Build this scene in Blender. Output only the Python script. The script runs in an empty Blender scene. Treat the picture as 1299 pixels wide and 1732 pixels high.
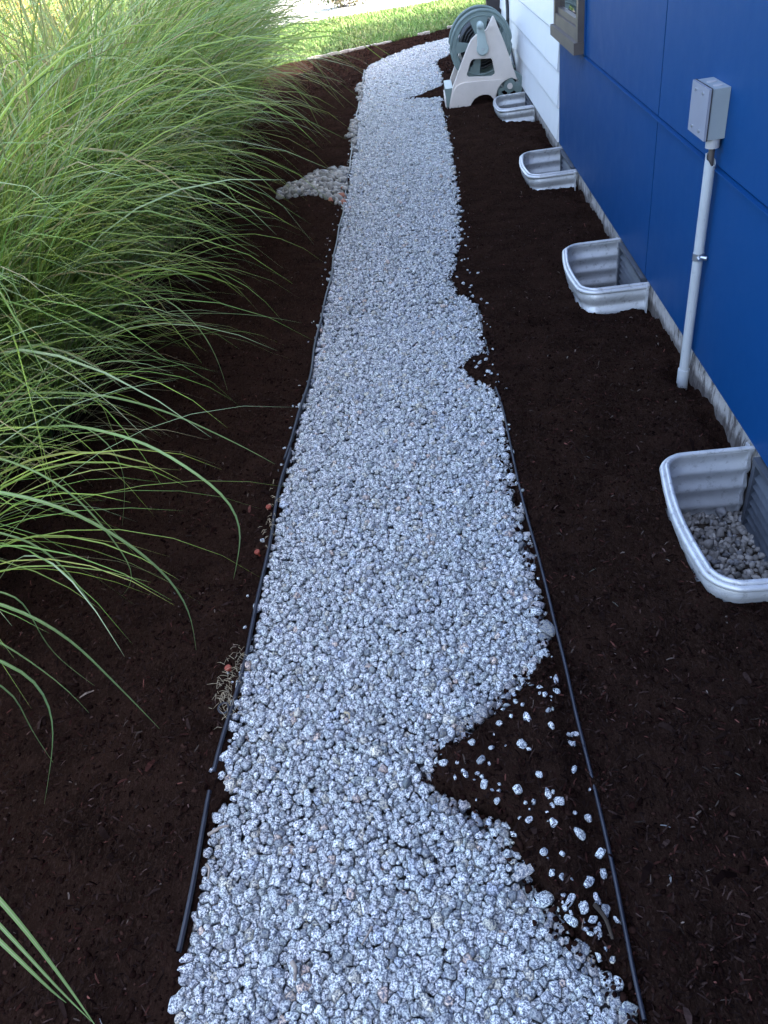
import bpy, bmesh, math, random
import numpy as np
from mathutils import Vector, Matrix
R = math.radians
PI = math.pi
rng = np.random.default_rng(7)
random.seed(7)
SC = bpy.context.scene
COL = SC.collection

# ------------------------------------------------------------------ camera
CAM_ROT = ((0.99, 0.094, 0.107), (0.024, 0.634, -0.773), (-0.14, 0.767, 0.626))
def _orthonormal():
    W_, H_, f = 1299.0, 1732.0, 1250.0
    pp = np.array([649.5, 866.0]); vy = np.array([688.0, -160.0]); xv = 930.0
    yv = pp[1] + (f*f + (vy[0]-pp[0])*(xv-pp[0]))/(pp[1]-vy[1])
    ray = lambda p: np.array([p[0]-pp[0], -(p[1]-pp[1]), -f])
    Y = ray(vy); Y /= np.linalg.norm(Y)
    Z = -ray((xv, yv)); Z /= np.linalg.norm(Z)
    X = np.cross(Y, Z)
    return np.array([X, Y, Z])
M_CAM = _orthonormal()
CAM_H = 1.5
cam_data = bpy.data.cameras.new('camera')
cam = bpy.data.objects.new('camera', cam_data); COL.objects.link(cam)
mw = Matrix([list(M_CAM[i]) for i in range(3)]).to_4x4(); mw.translation = (0, 0, CAM_H)
cam.matrix_world = mw
cam_data.sensor_fit = 'VERTICAL'; cam_data.sensor_height = 34.64; cam_data.lens = 25.0
cam_data.clip_start = 0.05; cam_data.clip_end = 3000
SC.camera = cam

def ground_at(px, py, z=0.0):
    d = M_CAM @ np.array([px-649.5, -(py-866.0), -1250.0]); t = (z-CAM_H)/d[2]
    return np.array([d[0]*t, d[1]*t])

# ------------------------------------------------------------------ light
SUN_EL, SUN_AZ = 48.0, 105.0        # azimuth clockwise from +Y
world = bpy.data.worlds.new('World'); SC.world = world; world.use_nodes = True
wn = world.node_tree.nodes; wl = world.node_tree.links; wn.clear()
sky = wn.new('ShaderNodeTexSky'); sky.sky_type = 'NISHITA'; sky.sun_disc = False
sky.sun_elevation = R(SUN_EL); sky.sun_rotation = R(SUN_AZ); sky.air_density = 1.0; sky.dust_density = 5.0; sky.ozone_density = 0.3
bg = wn.new('ShaderNodeBackground'); bg.inputs[1].default_value = 0.15
wo = wn.new('ShaderNodeOutputWorld'); wl.new(sky.outputs[0], bg.inputs[0]); wl.new(bg.outputs[0], wo.inputs[0])
sd_ = bpy.data.lights.new('sun', 'SUN'); sd_.energy = 2.0; sd_.angle = R(0.5); sd_.color = (1, 0.95, 0.86)
sun = bpy.data.objects.new('sun', sd_); COL.objects.link(sun)
sv = Vector((math.sin(R(SUN_AZ))*math.cos(R(SUN_EL)), math.cos(R(SUN_AZ))*math.cos(R(SUN_EL)), math.sin(R(SUN_EL))))
sun.rotation_euler = sv.to_track_quat('Z', 'Y').to_euler(); sun.location = sv*40
SC.view_settings.view_transform = 'Standard'; SC.view_settings.look = 'None'
SC.view_settings.exposure = 3.15; SC.view_settings.gamma = 1.0; SC.view_settings.use_curve_mapping = False
try:
    SC.cycles.use_denoising = True; SC.cycles.max_bounces = 8; SC.cycles.transparent_max_bounces = 8
except Exception: pass

# ------------------------------------------------------------------ material helpers
class NT:
    def __init__(s, name):
        s.m = bpy.data.materials.new(name); s.m.use_nodes = True
        s.n = s.m.node_tree.nodes; s.l = s.m.node_tree.links; s.n.clear()
        s.out = s.n.new('ShaderNodeOutputMaterial'); s.b = s.n.new('ShaderNodeBsdfPrincipled')
        s.l.new(s.b.outputs[0], s.out.inputs[0])
        s.tc = s.n.new('ShaderNodeTexCoord')
    def noise(s, scale, detail=4, rough=0.6, dist=0.0, vec=None):
        t = s.n.new('ShaderNodeTexNoise'); t.inputs['Scale'].default_value = scale; t.inputs['Detail'].default_value = detail
        t.inputs['Roughness'].default_value = rough; t.inputs['Distortion'].default_value = dist
        s.l.new(vec if vec else s.tc.outputs['Object'], t.inputs['Vector']); return t.outputs[0]
    def vor(s, scale, feat='F1'):
        t = s.n.new('ShaderNodeTexVoronoi'); t.inputs['Scale'].default_value = scale; t.feature = feat
        s.l.new(s.tc.outputs['Object'], t.inputs['Vector']); return t
    def mapped(s, sx, sy, sz):
        t = s.n.new('ShaderNodeMapping'); t.inputs['Scale'].default_value = (sx, sy, sz)
        s.l.new(s.tc.outputs['Object'], t.inputs[0]); return t.outputs[0]
    def ramp(s, fac, stops, interp='LINEAR'):
        t = s.n.new('ShaderNodeValToRGB'); t.color_ramp.interpolation = interp
        e = t.color_ramp.elements
        while len(e) < len(stops): e.new(0.5)
        for k, (p, c) in enumerate(stops):
            e[k].position = p; e[k].color = (*c, 1) if not isinstance(c, (int, float)) else (c, c, c, 1)
        s.l.new(fac, t.inputs[0]); return t.outputs[0]
    def mix(s, fac, a, b, mode='MIX'):
        t = s.n.new('ShaderNodeMix'); t.data_type = 'RGBA'; t.blend_type = mode
        for v, i in ((fac, 0), (a, 6), (b, 7)):
            if hasattr(v, 'links') or isinstance(v, bpy.types.NodeSocket): s.l.new(v, t.inputs[i])
            elif isinstance(v, (int, float)): t.inputs[i].default_value = v if i == 0 else (v, v, v, 1)
            else: t.inputs[i].default_value = (*v, 1)
        return t.outputs[2]
    def attr(s, name):
        t = s.n.new('ShaderNodeAttribute'); t.attribute_name = name; return t
    def bump(s, h, strength, dist=0.002, prev=None):
        t = s.n.new('ShaderNodeBump'); t.inputs['Strength'].default_value = strength; t.inputs['Distance'].default_value = dist
        s.l.new(h, t.inputs['Height'])
        if prev: s.l.new(prev, t.inputs['Normal'])
        s.l.new(t.outputs[0], s.b.inputs['Normal']); return t.outputs[0]
    def set(s, **k):
        for a, v in k.items():
            i = s.b.inputs[{'rough': 'Roughness', 'metal': 'Metallic', 'color': 'Base Color', 'spec': 'Specular IOR Level', 'coat': 'Coat Weight', 'coatr': 'Coat Roughness', 'trans': 'Transmission Weight'}[a]]
            if isinstance(v, bpy.types.NodeSocket): s.l.new(v, i)
            elif isinstance(v, tuple): i.default_value = (*v, 1)
            else: i.default_value = v
        return s

def simple(name, color, rough=0.5, metal=0.0, var=0.12, scale=6.0, bump=0.0, bscale=200.0, dirt=0.0, dirtcol=(0.03, 0.02, 0.015), coat=0.0):
    t = NT(name)
    n = t.noise(scale, 5, 0.6)
    lo = tuple(c*(1-var) for c in color); hi = tuple(min(1, c*(1+var*0.6)) for c in color)
    c = t.ramp(n, [(0.3, lo), (0.7, hi)])
    if dirt > 0:
        d = t.ramp(t.noise(38.0, 6, 0.75), [(0.60-0.08*dirt, 0.0), (0.74, 1.0)])
        dd = t.mix(1.0, d, dirt, 'MULTIPLY'); c = t.mix(dd, c, dirtcol)
    t.set(color=c, rough=rough, metal=metal, coat=coat)
    if bump: t.bump(t.noise(bscale, 4, 0.6), bump, 0.002)
    return t.m

# granite gravel: pale ground with dark mica specks, a tint per stone
g = NT('granite_gravel')
tint = g.attr('tint').outputs['Color']
sp1 = g.ramp(g.noise(230, 3, 0.7), [(0.45, 0.0), (0.52, 1.0)])
sp2 = g.ramp(g.noise(620, 2, 0.6), [(0.42, 0.25), (0.52, 1.0)])
sp = g.mix(1.0, sp1, sp2, 'MULTIPLY')
big = g.ramp(g.noise(60, 3, 0.6), [(0.3, 0.88), (0.7, 1.08)])
spc = g.mix(sp, (0.10, 0.115, 0.15), tint)
g.set(color=g.mix(1.0, spc, big, 'MULTIPLY'), rough=0.72, spec=0.35)
g.bump(g.noise(260, 4, 0.6), 0.5, 0.0012)
M_GRAVEL = g.m
g = NT('river_pebble')
tint = g.attr('tint').outputs['Color']
g.set(color=g.mix(g.ramp(g.noise(90, 5, 0.6), [(0.35, 0.0), (0.7, 0.45)]), tint, (0.10, 0.09, 0.08)), rough=0.6)
g.bump(g.noise(200, 4), 0.4, 0.001)
M_PEBBLE = g.m
g = NT('mulch_shred')
tint = g.attr('tint').outputs['Color']
g.set(color=g.mix(g.noise(140, 3), tint, (0.006, 0.003, 0.003)), rough=0.95, spec=0.0)
M_SHRED = g.m
g = NT('mulch')
a_ = g.ramp(g.noise(7, 4), [(0.35, (0.0130, 0.0072, 0.0056)), (0.65, (0.0270, 0.0142, 0.0104))])
fib = g.noise(1.0, 5, 0.7, 1.5, vec=g.mapped(160, 60, 100))
b_ = g.mix(g.ramp(fib, [(0.48, 0.0), (0.68, 0.9)]), a_, (0.048, 0.028, 0.021))
g.set(color=b_, rough=1.0, spec=0.0)
p = g.bump(g.noise(55, 6, 0.75), 0.9, 0.02); g.bump(fib, 0.8, 0.006, p)
M_MULCH = g.m
g = NT('gravel_bed_dust')
g.set(color=g.ramp(g.noise(140, 5), [(0.35, (0.03, 0.03, 0.035)), (0.65, (0.16, 0.16, 0.17))]), rough=0.95)
g.bump(g.vor(90).outputs[0], 1.0, 0.01)
M_BED = g.m
g = NT('soil'); g.set(color=g.ramp(g.noise(20, 5), [(0.3, (0.02, 0.014, 0.01)), (0.7, (0.05, 0.035, 0.025))]), rough=1.0); M_SOIL = g.m
g = NT('lawn_turf')
g.set(color=g.mix(g.ramp(g.noise(1.3, 4), [(0.35, 0.0), (0.7, 0.7)]), g.ramp(g.noise(60, 5, 0.7), [(0.3, (0.035, 0.075, 0.014)), (0.7, (0.085, 0.15, 0.03))]), (0.09, 0.13, 0.035)), rough=0.9)
g.bump(g.noise(90, 5, 0.7), 1.0, 0.03)
M_LAWN = g.m
g = NT('grass_blade')
tint = g.attr('tint').outputs['Color']; rib = g.attr('rib').outputs['Fac']
col = g.mix(g.ramp(rib, [(0.72, 0.0), (0.97, 0.55)]), tint, (0.55, 0.62, 0.40))
col = g.mix(g.ramp(g.noise(9, 4), [(0.4, 0.0), (0.75, 0.25)]), col, (0.17, 0.16, 0.06))
g.set(color=col, rough=0.5, spec=0.3)
tr = g.n.new('ShaderNodeBsdfTranslucent'); g.l.new(col, tr.inputs[0])
mx = g.n.new('ShaderNodeMixShader'); mx.inputs[0].default_value = 0.33
g.l.new(g.b.outputs[0], mx.inputs[1]); g.l.new(tr.outputs[0], mx.inputs[2]); g.l.new(mx.outputs[0], g.out.inputs[0])
M_BLADE = g.m
g = NT('lawn_blade')
tint = g.attr('tint').outputs['Color']; g.set(color=tint, rough=0.6)
M_LBLADE = g.m
g = NT('concrete_foundation')
c1 = g.ramp(g.noise(14, 6, 0.7), [(0.3, (0.32, 0.30, 0.285)), (0.7, (0.56, 0.52, 0.50))])
st = g.noise(1.0, 6, 0.75, 0.6, vec=g.mapped(26, 26, 7))
c2 = g.mix(g.ramp(st, [(0.50, 0.0), (0.60, 0.9)]), c1, (0.07, 0.055, 0.05))
sx_ = g.n.new('ShaderNodeSeparateXYZ'); g.l.new(g.tc.outputs['Object'], sx_.inputs[0])
ad = g.n.new('ShaderNodeMath'); ad.operation = 'MULTIPLY_ADD'; g.l.new(g.noise(30, 5), ad.inputs[0]); ad.inputs[1].default_value = 0.06; g.l.new(sx_.outputs[2], ad.inputs[2])
splash = g.ramp(ad.outputs[0], [(0.035, 0.8), (0.065, 0.0)])
g.set(color=g.mix(splash, c2, (0.05, 0.035, 0.03)), rough=0.95)
g.bump(g.noise(70, 6, 0.7), 0.9, 0.008)
M_CONC = g.m
g = NT('blue_panel_paint')
dust = g.ramp(g.noise(3.0, 5), [(0.35, 0.0), (0.75, 0.10)])
c = g.mix(dust, (0.0022, 0.047, 0.165), (0.005, 0.060, 0.195))
spk = g.ramp(g.noise(420, 2), [(0.70, 0.0), (0.74, 0.35)])
g.set(color=g.mix(spk, c, (0.10, 0.16, 0.30)), rough=g.ramp(g.noise(12, 4), [(0.3, 0.50), (0.7, 0.60)]), spec=0.12)
g.bump(g.noise(24, 4), 0.06, 0.004)
M_BLUE = g.m
g = NT('white_siding_paint')
gr = g.noise(1.0, 4, 0.6, vec=g.mapped(40, 3, 120))
g.set(color=g.mix(g.ramp(g.noise(5, 5), [(0.35, 0.0), (0.8, 0.25)]), (0.78, 0.79, 0.80), (0.60, 0.60, 0.60)), rough=0.5)
g.bump(gr, 0.15, 0.002)
M_WHITE = g.m
M_TRIM = simple('brown_window_trim', (0.085, 0.068, 0.062), 0.5, var=0.2)
M_DARKTRIM = simple('dark_post_paint', (0.035, 0.026, 0.028), 0.5)
M_DARK = simple('dark_gap', (0.006, 0.007, 0.012), 0.8)
M_WELL = simple('galvanised_well_paint', (0.56, 0.57, 0.59), 0.38, metal=0.35, var=0.12, scale=16, bump=0.08, bscale=60, dirt=0.7)
M_VENT = simple('vent_sheet_metal', (0.07, 0.08, 0.10), 0.5, metal=0.3, var=0.25, scale=9, dirt=0.5)
M_BLACKPL = simple('black_edging_plastic', (0.018, 0.020, 0.030), 0.38, var=0.3, scale=30, dirt=0.4)
M_BOX = simple('grey_box_plastic', (0.26, 0.29, 0.31), 0.42, var=0.06, bump=0.05)
M_BOXC = simple('grey_cover_plastic', (0.235, 0.245, 0.30), 0.4, var=0.06)
M_GASKET = simple('gasket', (0.02, 0.02, 0.025), 0.7)
M_PIPE = simple('grey_conduit_plastic', (0.44, 0.46, 0.48), 0.38, var=0.08, dirt=0.35)
M_FITTING = simple('fitting_grey', (0.38, 0.37, 0.39), 0.5)
M_STEEL = simple('zinc_steel', (0.55, 0.57, 0.60), 0.3, metal=0.9)
M_BEIGE = simple('beige_plastic', (0.66, 0.58, 0.52), 0.5, var=0.07, dirt=0.25, dirtcol=(0.25, 0.2, 0.18))
M_SAGE = simple('sage_plastic', (0.17, 0.225, 0.215), 0.42, var=0.12, dirt=0.2)
M_PALESAGE = simple('pale_sage_plastic', (0.40, 0.47, 0.45), 0.45, var=0.08)
M_HOSE = simple('black_hose_rubber', (0.012, 0.013, 0.016), 0.4)
M_ORANGE = simple('orange_cap_plastic', (0.26, 0.045, 0.022), 0.5, var=0.3, scale=80)
M_TWIG = simple('dry_twig', (0.30, 0.25, 0.21), 0.8, var=0.4, scale=60, bump=0.4)
M_STRAW = simple('straw', (0.40, 0.33, 0.22), 0.7, var=0.4, scale=40)
M_DRIVE = simple('pale_driveway_concrete', (0.55, 0.53, 0.50), 0.9, var=0.2, scale=2.5, bump=0.4, bscale=60)
M_STONEEDGE = simple('pale_edging_stone', (0.36, 0.33, 0.30), 0.9, var=0.3, scale=20, bump=0.5, bscale=50)
M_ROOF = simple('dark_roof_metal', (0.05, 0.05, 0.055), 0.6)
g = NT('window_glass')
g.set(color=(0.012, 0.016, 0.018), rough=0.02, spec=1.0, coat=1.0, coatr=0.01); M_GLASS = g.m
g = NT('shrub_leaf'); g.set(color=g.attr('tint').outputs['Color'], rough=0.55)
M_LEAF = g.m

# ------------------------------------------------------------------ object helpers
def link(name, me, mat=None, parent=None):
    o = bpy.data.objects.new(name, me); COL.objects.link(o)
    if mat is not None and me is not None and not me.materials: me.materials.append(mat)
    if parent is not None: o.parent = parent
    return o
def tag(o, label=None, cat=None, group=None, kind=None):
    if label: o['label'] = label
    if cat: o['category'] = cat
    if group: o['group'] = group
    if kind: o['kind'] = kind
    return o
def empty(name, loc, label, cat, group=None):
    o = bpy.data.objects.new(name, None); COL.objects.link(o); o.location = loc
    o.empty_display_size = 0.1
    return tag(o, label, cat, group)
def np_mesh(name, V, F, smooth=True, tint=None, rib=None):
    V = np.asarray(V, np.float32); F = np.asarray(F, np.int32); k = F.shape[1]
    me = bpy.data.meshes.new(name)
    me.vertices.add(len(V)); me.vertices.foreach_set('co', V.ravel())
    me.loops.add(F.size); me.loops.foreach_set('vertex_index', F.ravel())
    me.polygons.add(len(F)); me.polygons.foreach_set('loop_start', np.arange(0, F.size, k, dtype=np.int32))
    me.polygons.foreach_set('loop_total', np.full(len(F), k, np.int32))
    me.polygons.foreach_set('use_smooth', np.full(len(F), smooth))
    if tint is not None:
        a = me.attributes.new('tint', 'FLOAT_COLOR', 'POINT')
        c = np.ones((len(V), 4), np.float32); c[:, :3] = tint; a.data.foreach_set('color', c.ravel())
    if rib is not None:
        a = me.attributes.new('rib', 'FLOAT', 'POINT'); a.data.foreach_set('value', np.asarray(rib, np.float32))
    me.update(calc_edges=True); me.validate(); return me
def bm_obj(name, bm, mat, parent=None, smooth=False, bevel=0.0, seg=2):
    me = bpy.data.meshes.new(name)
    if bevel > 0:
        bmesh.ops.bevel(bm, geom=[e for e in bm.edges if e.is_manifold and e.calc_face_angle(0) > 0.6], offset=bevel, segments=seg, affect='EDGES', profile=0.5)
    bm.normal_update(); bm.to_mesh(me); bm.free()
    if smooth:
        me.polygons.foreach_set('use_smooth', [True]*len(me.polygons))
        try: me.set_sharp_from_angle(angle=R(40))
        except Exception: pass
    return link(name, me, mat, parent)
def add_box(bm, x0, x1, y0, y1, z0, z1):
    vs = [bm.verts.new(p) for p in ((x0,y0,z0),(x1,y0,z0),(x1,y1,z0),(x0,y1,z0),(x0,y0,z1),(x1,y0,z1),(x1,y1,z1),(x0,y1,z1))]
    for f in ((3,2,1,0),(4,5,6,7),(0,1,5,4),(1,2,6,5),(2,3,7,6),(3,0,4,7)): bm.faces.new([vs[i] for i in f])
def box(name, dims, mat, parent=None, bevel=0.0, seg=2):
    bm = bmesh.new(); add_box(bm, *dims); return bm_obj(name, bm, mat, parent, smooth=bevel > 0, bevel=bevel, seg=seg)
def tube_arrays(P, rad, k=8, closed=False):
    P = np.asarray(P, float); n = len(P); rad = np.broadcast_to(rad, n)
    T = np.gradient(P, axis=0) if not closed else np.roll(P, -1, 0)-np.roll(P, 1, 0)
    T /= np.linalg.norm(T, axis=1)[:, None]+1e-12
    up = np.array([0, 0, 1.0]) if abs(T[:, 2]).mean() < 0.8 else np.array([1.0, 0, 0])
    S = np.cross(T, up); S /= np.linalg.norm(S, axis=1)[:, None]+1e-12; U = np.cross(S, T)
    a = np.linspace(0, 2*PI, k, endpoint=False)
    V = P[:, None]+rad[:, None, None]*(np.cos(a)[None, :, None]*S[:, None]+np.sin(a)[None, :, None]*U[:, None])
    V = V.reshape(-1, 3); F = []
    m = n if closed else n-1
    for i in range(m):
        j = (i+1) % n
        for q in range(k):
            F.append((i*k+q, i*k+(q+1) % k, j*k+(q+1) % k, j*k+q))
    if not closed:
        V = np.vstack([V, P[0], P[-1]]); c0 = n*k
        for q in range(k):
            F.append((c0, (q+1) % k, q, q)); F.append((c0+1, (n-1)*k+q, (n-1)*k+(q+1) % k, (n-1)*k+(q+1) % k))
    return V, F
def tube(name, P, rad, mat, parent=None, k=10, closed=False):
    V, F = tube_arrays(P, rad, k, closed)
    me = bpy.data.meshes.new(name); me.from_pydata([tuple(v) for v in V], [], [tuple(dict.fromkeys(f)) for f in F])
    me.polygons.foreach_set('use_smooth', [True]*len(me.polygons)); me.update()
    try: me.set_sharp_from_angle(angle=R(60))
    except Exception: pass
    return link(name, me, mat, parent)
def catmull(P, n=8):
    P = np.asarray(P, float); Q = np.vstack([2*P[0]-P[1], P, 2*P[-1]-P[-2]]); out = []
    for i in range(1, len(Q)-2):
        for t in np.linspace(0, 1, n, endpoint=False):
            out.append(0.5*((2*Q[i])+(-Q[i-1]+Q[i+1])*t+(2*Q[i-1]-5*Q[i]+4*Q[i+1]-Q[i+2])*t*t+(-Q[i-1]+3*Q[i]-3*Q[i+1]+Q[i+2])*t**3))
    out.append(P[-1]); return np.array(out)
def plate(name, loops, y0, y1, mat, parent, bevel=0.004):
    """flat plate in the x-z plane between y0 and y1; first loop outer, the rest holes"""
    cu = bpy.data.curves.new(name, 'CURVE'); cu.dimensions = '2D'; cu.fill_mode = 'BOTH'
    cu.extrude = abs(y1-y0)/2-bevel; cu.bevel_depth = bevel; cu.bevel_resolution = 2; cu.offset = -bevel
    for lp in loops:
        sp_ = cu.splines.new('POLY'); sp_.points.add(len(lp)-1)
        for p_, (x, z) in zip(sp_.points, lp): p_.co = (x, z, 0, 1)
        sp_.use_cyclic_u = True
    tmp = bpy.data.objects.new('tmp', cu); COL.objects.link(tmp)
    dg = bpy.context.evaluated_depsgraph_get(); me = bpy.data.meshes.new_from_object(tmp.evaluated_get(dg))
    bpy.data.objects.remove(tmp); bpy.data.curves.remove(cu)
    me.transform(Matrix.Translation((0, (y0+y1)/2, 0)) @ Matrix.Rotation(PI/2, 4, 'X')); me.name = name
    me.materials.clear(); return link(name, me, mat, parent)
def circle(cx, cz, r, n=40, a0=0, a1=2*PI):
    return [(cx+r*math.cos(a), cz+r*math.sin(a)) for a in np.linspace(a0, a1, n, endpoint=False)]
def vnoise(x, y, seed=0):
    r = np.random.default_rng(seed); out = 0
    for f, a in ((1.7, 1.0), (4.1, 0.6), (9.3, 0.45), (21, 0.3), (47, 0.22), (95, 0.16)):
        for _ in range(3):
            th = r.uniform(0, 2*PI); ph = r.uniform(0, 2*PI); ff = f*r.uniform(0.7, 1.3)
            out = out+a*np.sin(ff*(x*math.cos(th)+y*math.sin(th))*2+ph+1.3*np.sin(ff*0.6*(x*math.sin(th)-y*math.cos(th))+ph*2))
    return out/4.0
def sdist(px, py, poly):
    """signed distance, negative inside"""
    poly = np.asarray(poly); n = len(poly); d = np.full(px.shape, 1e9); inside = np.zeros(px.shape, bool)
    for i in range(n):
        a = poly[i]; b = poly[(i+1) % n]; e = b-a; L = e @ e
        if L < 1e-12: continue
        wx = px-a[0]; wy = py-a[1]; t = np.clip((wx*e[0]+wy*e[1])/L, 0, 1)
        d = np.minimum(d, np.hypot(wx-t*e[0], wy-t*e[1]))
        c = ((a[1] <= py) & (b[1] > py)) | ((b[1] <= py) & (a[1] > py))
        if abs(e[1]) > 1e-12: inside ^= c & (px < a[0]+(py-a[1])*e[0]/e[1])
    return np.where(inside, -d, d)

# ------------------------------------------------------------------ plan of the path
EDGE_X = -0.612
LEFT_EDGE = [(-0.622,-0.5),(-0.618,0.4),(-0.622,0.95),(-0.615,1.3),(-0.616,1.9),(-0.606,2.4),(-0.597,2.9),(-0.595,4.1),(-0.604,5.1),(-0.632,6.5),(-0.667,8.4),(-0.701,10.5),(-0.66,10.95),(-0.40,11.38),(-0.085,11.83),(0.373,12.16),(1.5,12.6),(3.4,12.8)]
bpix = [(760,92),(737,106),(746,125),(748,145),(715,160),(683,168),(715,167),(748,166),(745,178),(749,192),(757,220),(766,270),(774,330),(778,380),(774,425),(767,452),(764,478),(775,497),(795,502),(809,518),(813,545),(817,575),(824,598),(800,606),(783,625),(795,640),(815,650),(838,652),(846,690),(856,745),(863,790),(868,838),(880,870),(895,920),(906,970),(914,1010),(922,1060),(928,1098),(915,1122),(898,1152),(868,1182),(845,1205),(812,1222),(792,1258),(745,1268),(738,1300),(727,1328),(762,1348),(800,1372),(850,1388),(866,1422),(880,1460),(898,1494),(922,1515),(945,1562),(978,1586),(1005,1615),(1040,1645),(1062,1680),(1076,1700),(1090,1760)]
RB = [tuple(ground_at(*p)) for p in bpix]
notch = [tuple(ground_at(*p)) for p in [(345,1415),(372,1385),(398,1350),(392,1325),(377,1312)]]
POLY = [p for p in LEFT_EDGE]+[(3.4, 11.9),(1.5,11.55),(0.65,11.2)]+RB+[(0.22,-0.5)]
POLY = np.array(POLY)
NOTCH = np.array([tuple(ground_at(*p)) for p in [(352,1384),(372,1376),(390,1350),(388,1330),(372,1318),(360,1350)]])
WELL_Y = [1.885, 3.705, 5.49, 7.42]        # far ends
WELL_W = 0.55
def well_outline(y0, off=0.0, n=6):
    """plan outline of a window well, from the far wall end round to the near one; off grows it outward"""
    x_w = 0.892; xo = 0.606; r = 0.075; pts = []
    yf = y0+off; yn = y0-WELL_W-off; xo -= off
    pts.append((x_w, yf)); pts.append((0.80, yf))
    for a in np.linspace(PI/2, PI, n): pts.append((xo+0.012+r+r*math.cos(a), yf-r+r*math.sin(a)))
    for t in (0.25, 0.5, 0.75):
        pts.append((xo+0.012-0.016*math.sin(PI*t)-0.010*t, yf-r+(yn+r-(yf-r))*t))
    for a in np.linspace(PI, 1.5*PI, n): pts.append((xo+0.002+r+r*math.cos(a), yn+r+r*math.sin(a)))
    pts.append((0.80, yn)); pts.append((x_w, yn))
    return np.array(pts)

# ------------------------------------------------------------------ ground sheets
def quads_sheet(name, rects, z, mat):
    bm = bmesh.new()
    for x0, x1, y0, y1 in rects:
        bm.faces.new([bm.verts.new(p) for p in ((x0,y0,z),(x1,y0,z),(x1,y1,z),(x0,y1,z))])
    bmesh.ops.remove_doubles(bm, verts=bm.verts, dist=1e-5)
    return bm_obj(name, bm, mat)
tag(quads_sheet('ground', [(-600,600,13.0,900),(-600,600,-600,-2.0),(-600,-4.2,-2,13),(3.4,600,-2,13)], -0.03, M_LAWN), kind='structure')
tag(quads_sheet('soil', [(-4.3,3.5,-2.1,13.1)], -0.32, M_SOIL), kind='structure')
def grid_mesh(name, xs, ys, zf, mat, drop=None):
    X, Y = np.meshgrid(xs, ys); Z = zf(X, Y); nx = len(xs)
    V = np.stack([X, Y, Z], -1).reshape(-1, 3)
    i, j = np.meshgrid(np.arange(nx-1), np.arange(len(ys)-1)); a = (j*nx+i).ravel()
    F = np.stack([a, a+1, a+nx+1, a+nx], 1)
    if drop is not None:
        c = V[F].mean(1); F = F[~drop(c[:, 0], c[:, 1])]
    return link(name, np_mesh(name, V, F), mat)
def smooth(t): t = np.clip(t, 0, 1); return t*t*(3-2*t)
def mulch_h(X, Y):
    """height of the mulch; dives under the gravel inside the path outline"""
    s = sdist(X.ravel(), Y.ravel(), POLY).reshape(X.shape)
    nt = sdist(X.ravel(), Y.ravel(), NOTCH).reshape(X.shape)
    s = np.where(nt < 0.0, np.maximum(s, 0.03), s)
    nz = vnoise(X, Y, 3); n2 = vnoise(X*5, Y*5, 11)
    wob = 0.008*n2+0.006*vnoise(X*9, Y*9, 19)
    lift = smooth((s+wob+0.014)/0.026)
    base = 0.010+0.013*nz+0.007*n2
    wallb = smooth((X-0.78)/0.12)*(0.022*vnoise(X*0+1, Y*2.6, 5)+0.010*n2-0.004)
    spill = smooth((X+0.30)/0.2)*smooth((0.20-X)/0.05)*smooth((Y-0.3)/0.2)*smooth((1.45-Y)/0.15)
    clod = np.maximum(0, vnoise(X*3.2, Y*3.2, 77))*0.012*smooth((s-0.0)/0.05)
    dips = 0
    for wy in WELL_Y[1:]: dips = dips+np.exp(-((Y-(wy-WELL_W-0.06))/0.09)**2)*smooth((X-0.52)/0.12)*0.035
    dips = dips+0.045*np.exp(-(((X-0.86)/0.05)**2+((Y-2.47)/0.07)**2))+0.012*smooth((X-0.80)/0.08)
    return -0.06+lift*(0.06+base+wallb+spill*0.022+clod-dips)
def in_wells(x, y):
    m = np.zeros(x.shape, bool)
    for y0 in WELL_Y: m |= (x > 0.58) & (x < 0.9) & (y < y0+0.012) & (y > y0-WELL_W-0.012) & (sdist(x, y, well_outline(y0, 0.006)) < 0)
    return m
mr = grid_mesh('mulch_bed', np.arange(-0.40, 0.915, 0.014), np.arange(0.05, 9.55, 0.0165), mulch_h, M_MULCH, in_wells)
tag(mr, kind='structure')
far = grid_mesh('mulch_bed', np.arange(-4.2, 3.42, 0.045), np.arange(9.537, 13.9, 0.045), mulch_h, M_MULCH); tag(far, kind='structure')
lx = np.concatenate([np.arange(-4.2, -1.6, 0.06), np.arange(-1.6, -0.60, 0.018)])
ml = grid_mesh('mulch_bed', lx, np.arange(-0.5, 9.55, 0.022), lambda X, Y: np.where(X > -0.622+0.001, np.where(X > -0.605, -0.06, mulch_h(np.minimum(X, -0.64), Y)-0.012), mulch_h(np.minimum(X, -0.64), Y)), M_MULCH); tag(ml, kind='structure')
nt_ = NOTCH
mnn = grid_mesh('mulch_bed', np.arange(-0.62, -0.42, 0.01), np.arange(0.75, 1.0, 0.01), mulch_h, M_MULCH); tag(mnn, kind='structure')
# path bed under the stones
bm = bmesh.new()
for x0, x1, y0, y1 in ((-0.9, 0.35, -0.5, 10.4), (-0.9, 3.4, 10.4, 13.0)):
    add_box(bm, x0 if y0 > 0 else -0.61, x1, y0, y1, -0.10, -0.024 if y0 < 0 else -0.028)
path = bm_obj('gravel_path', bm, M_BED); tag(path, kind='structure')

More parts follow.
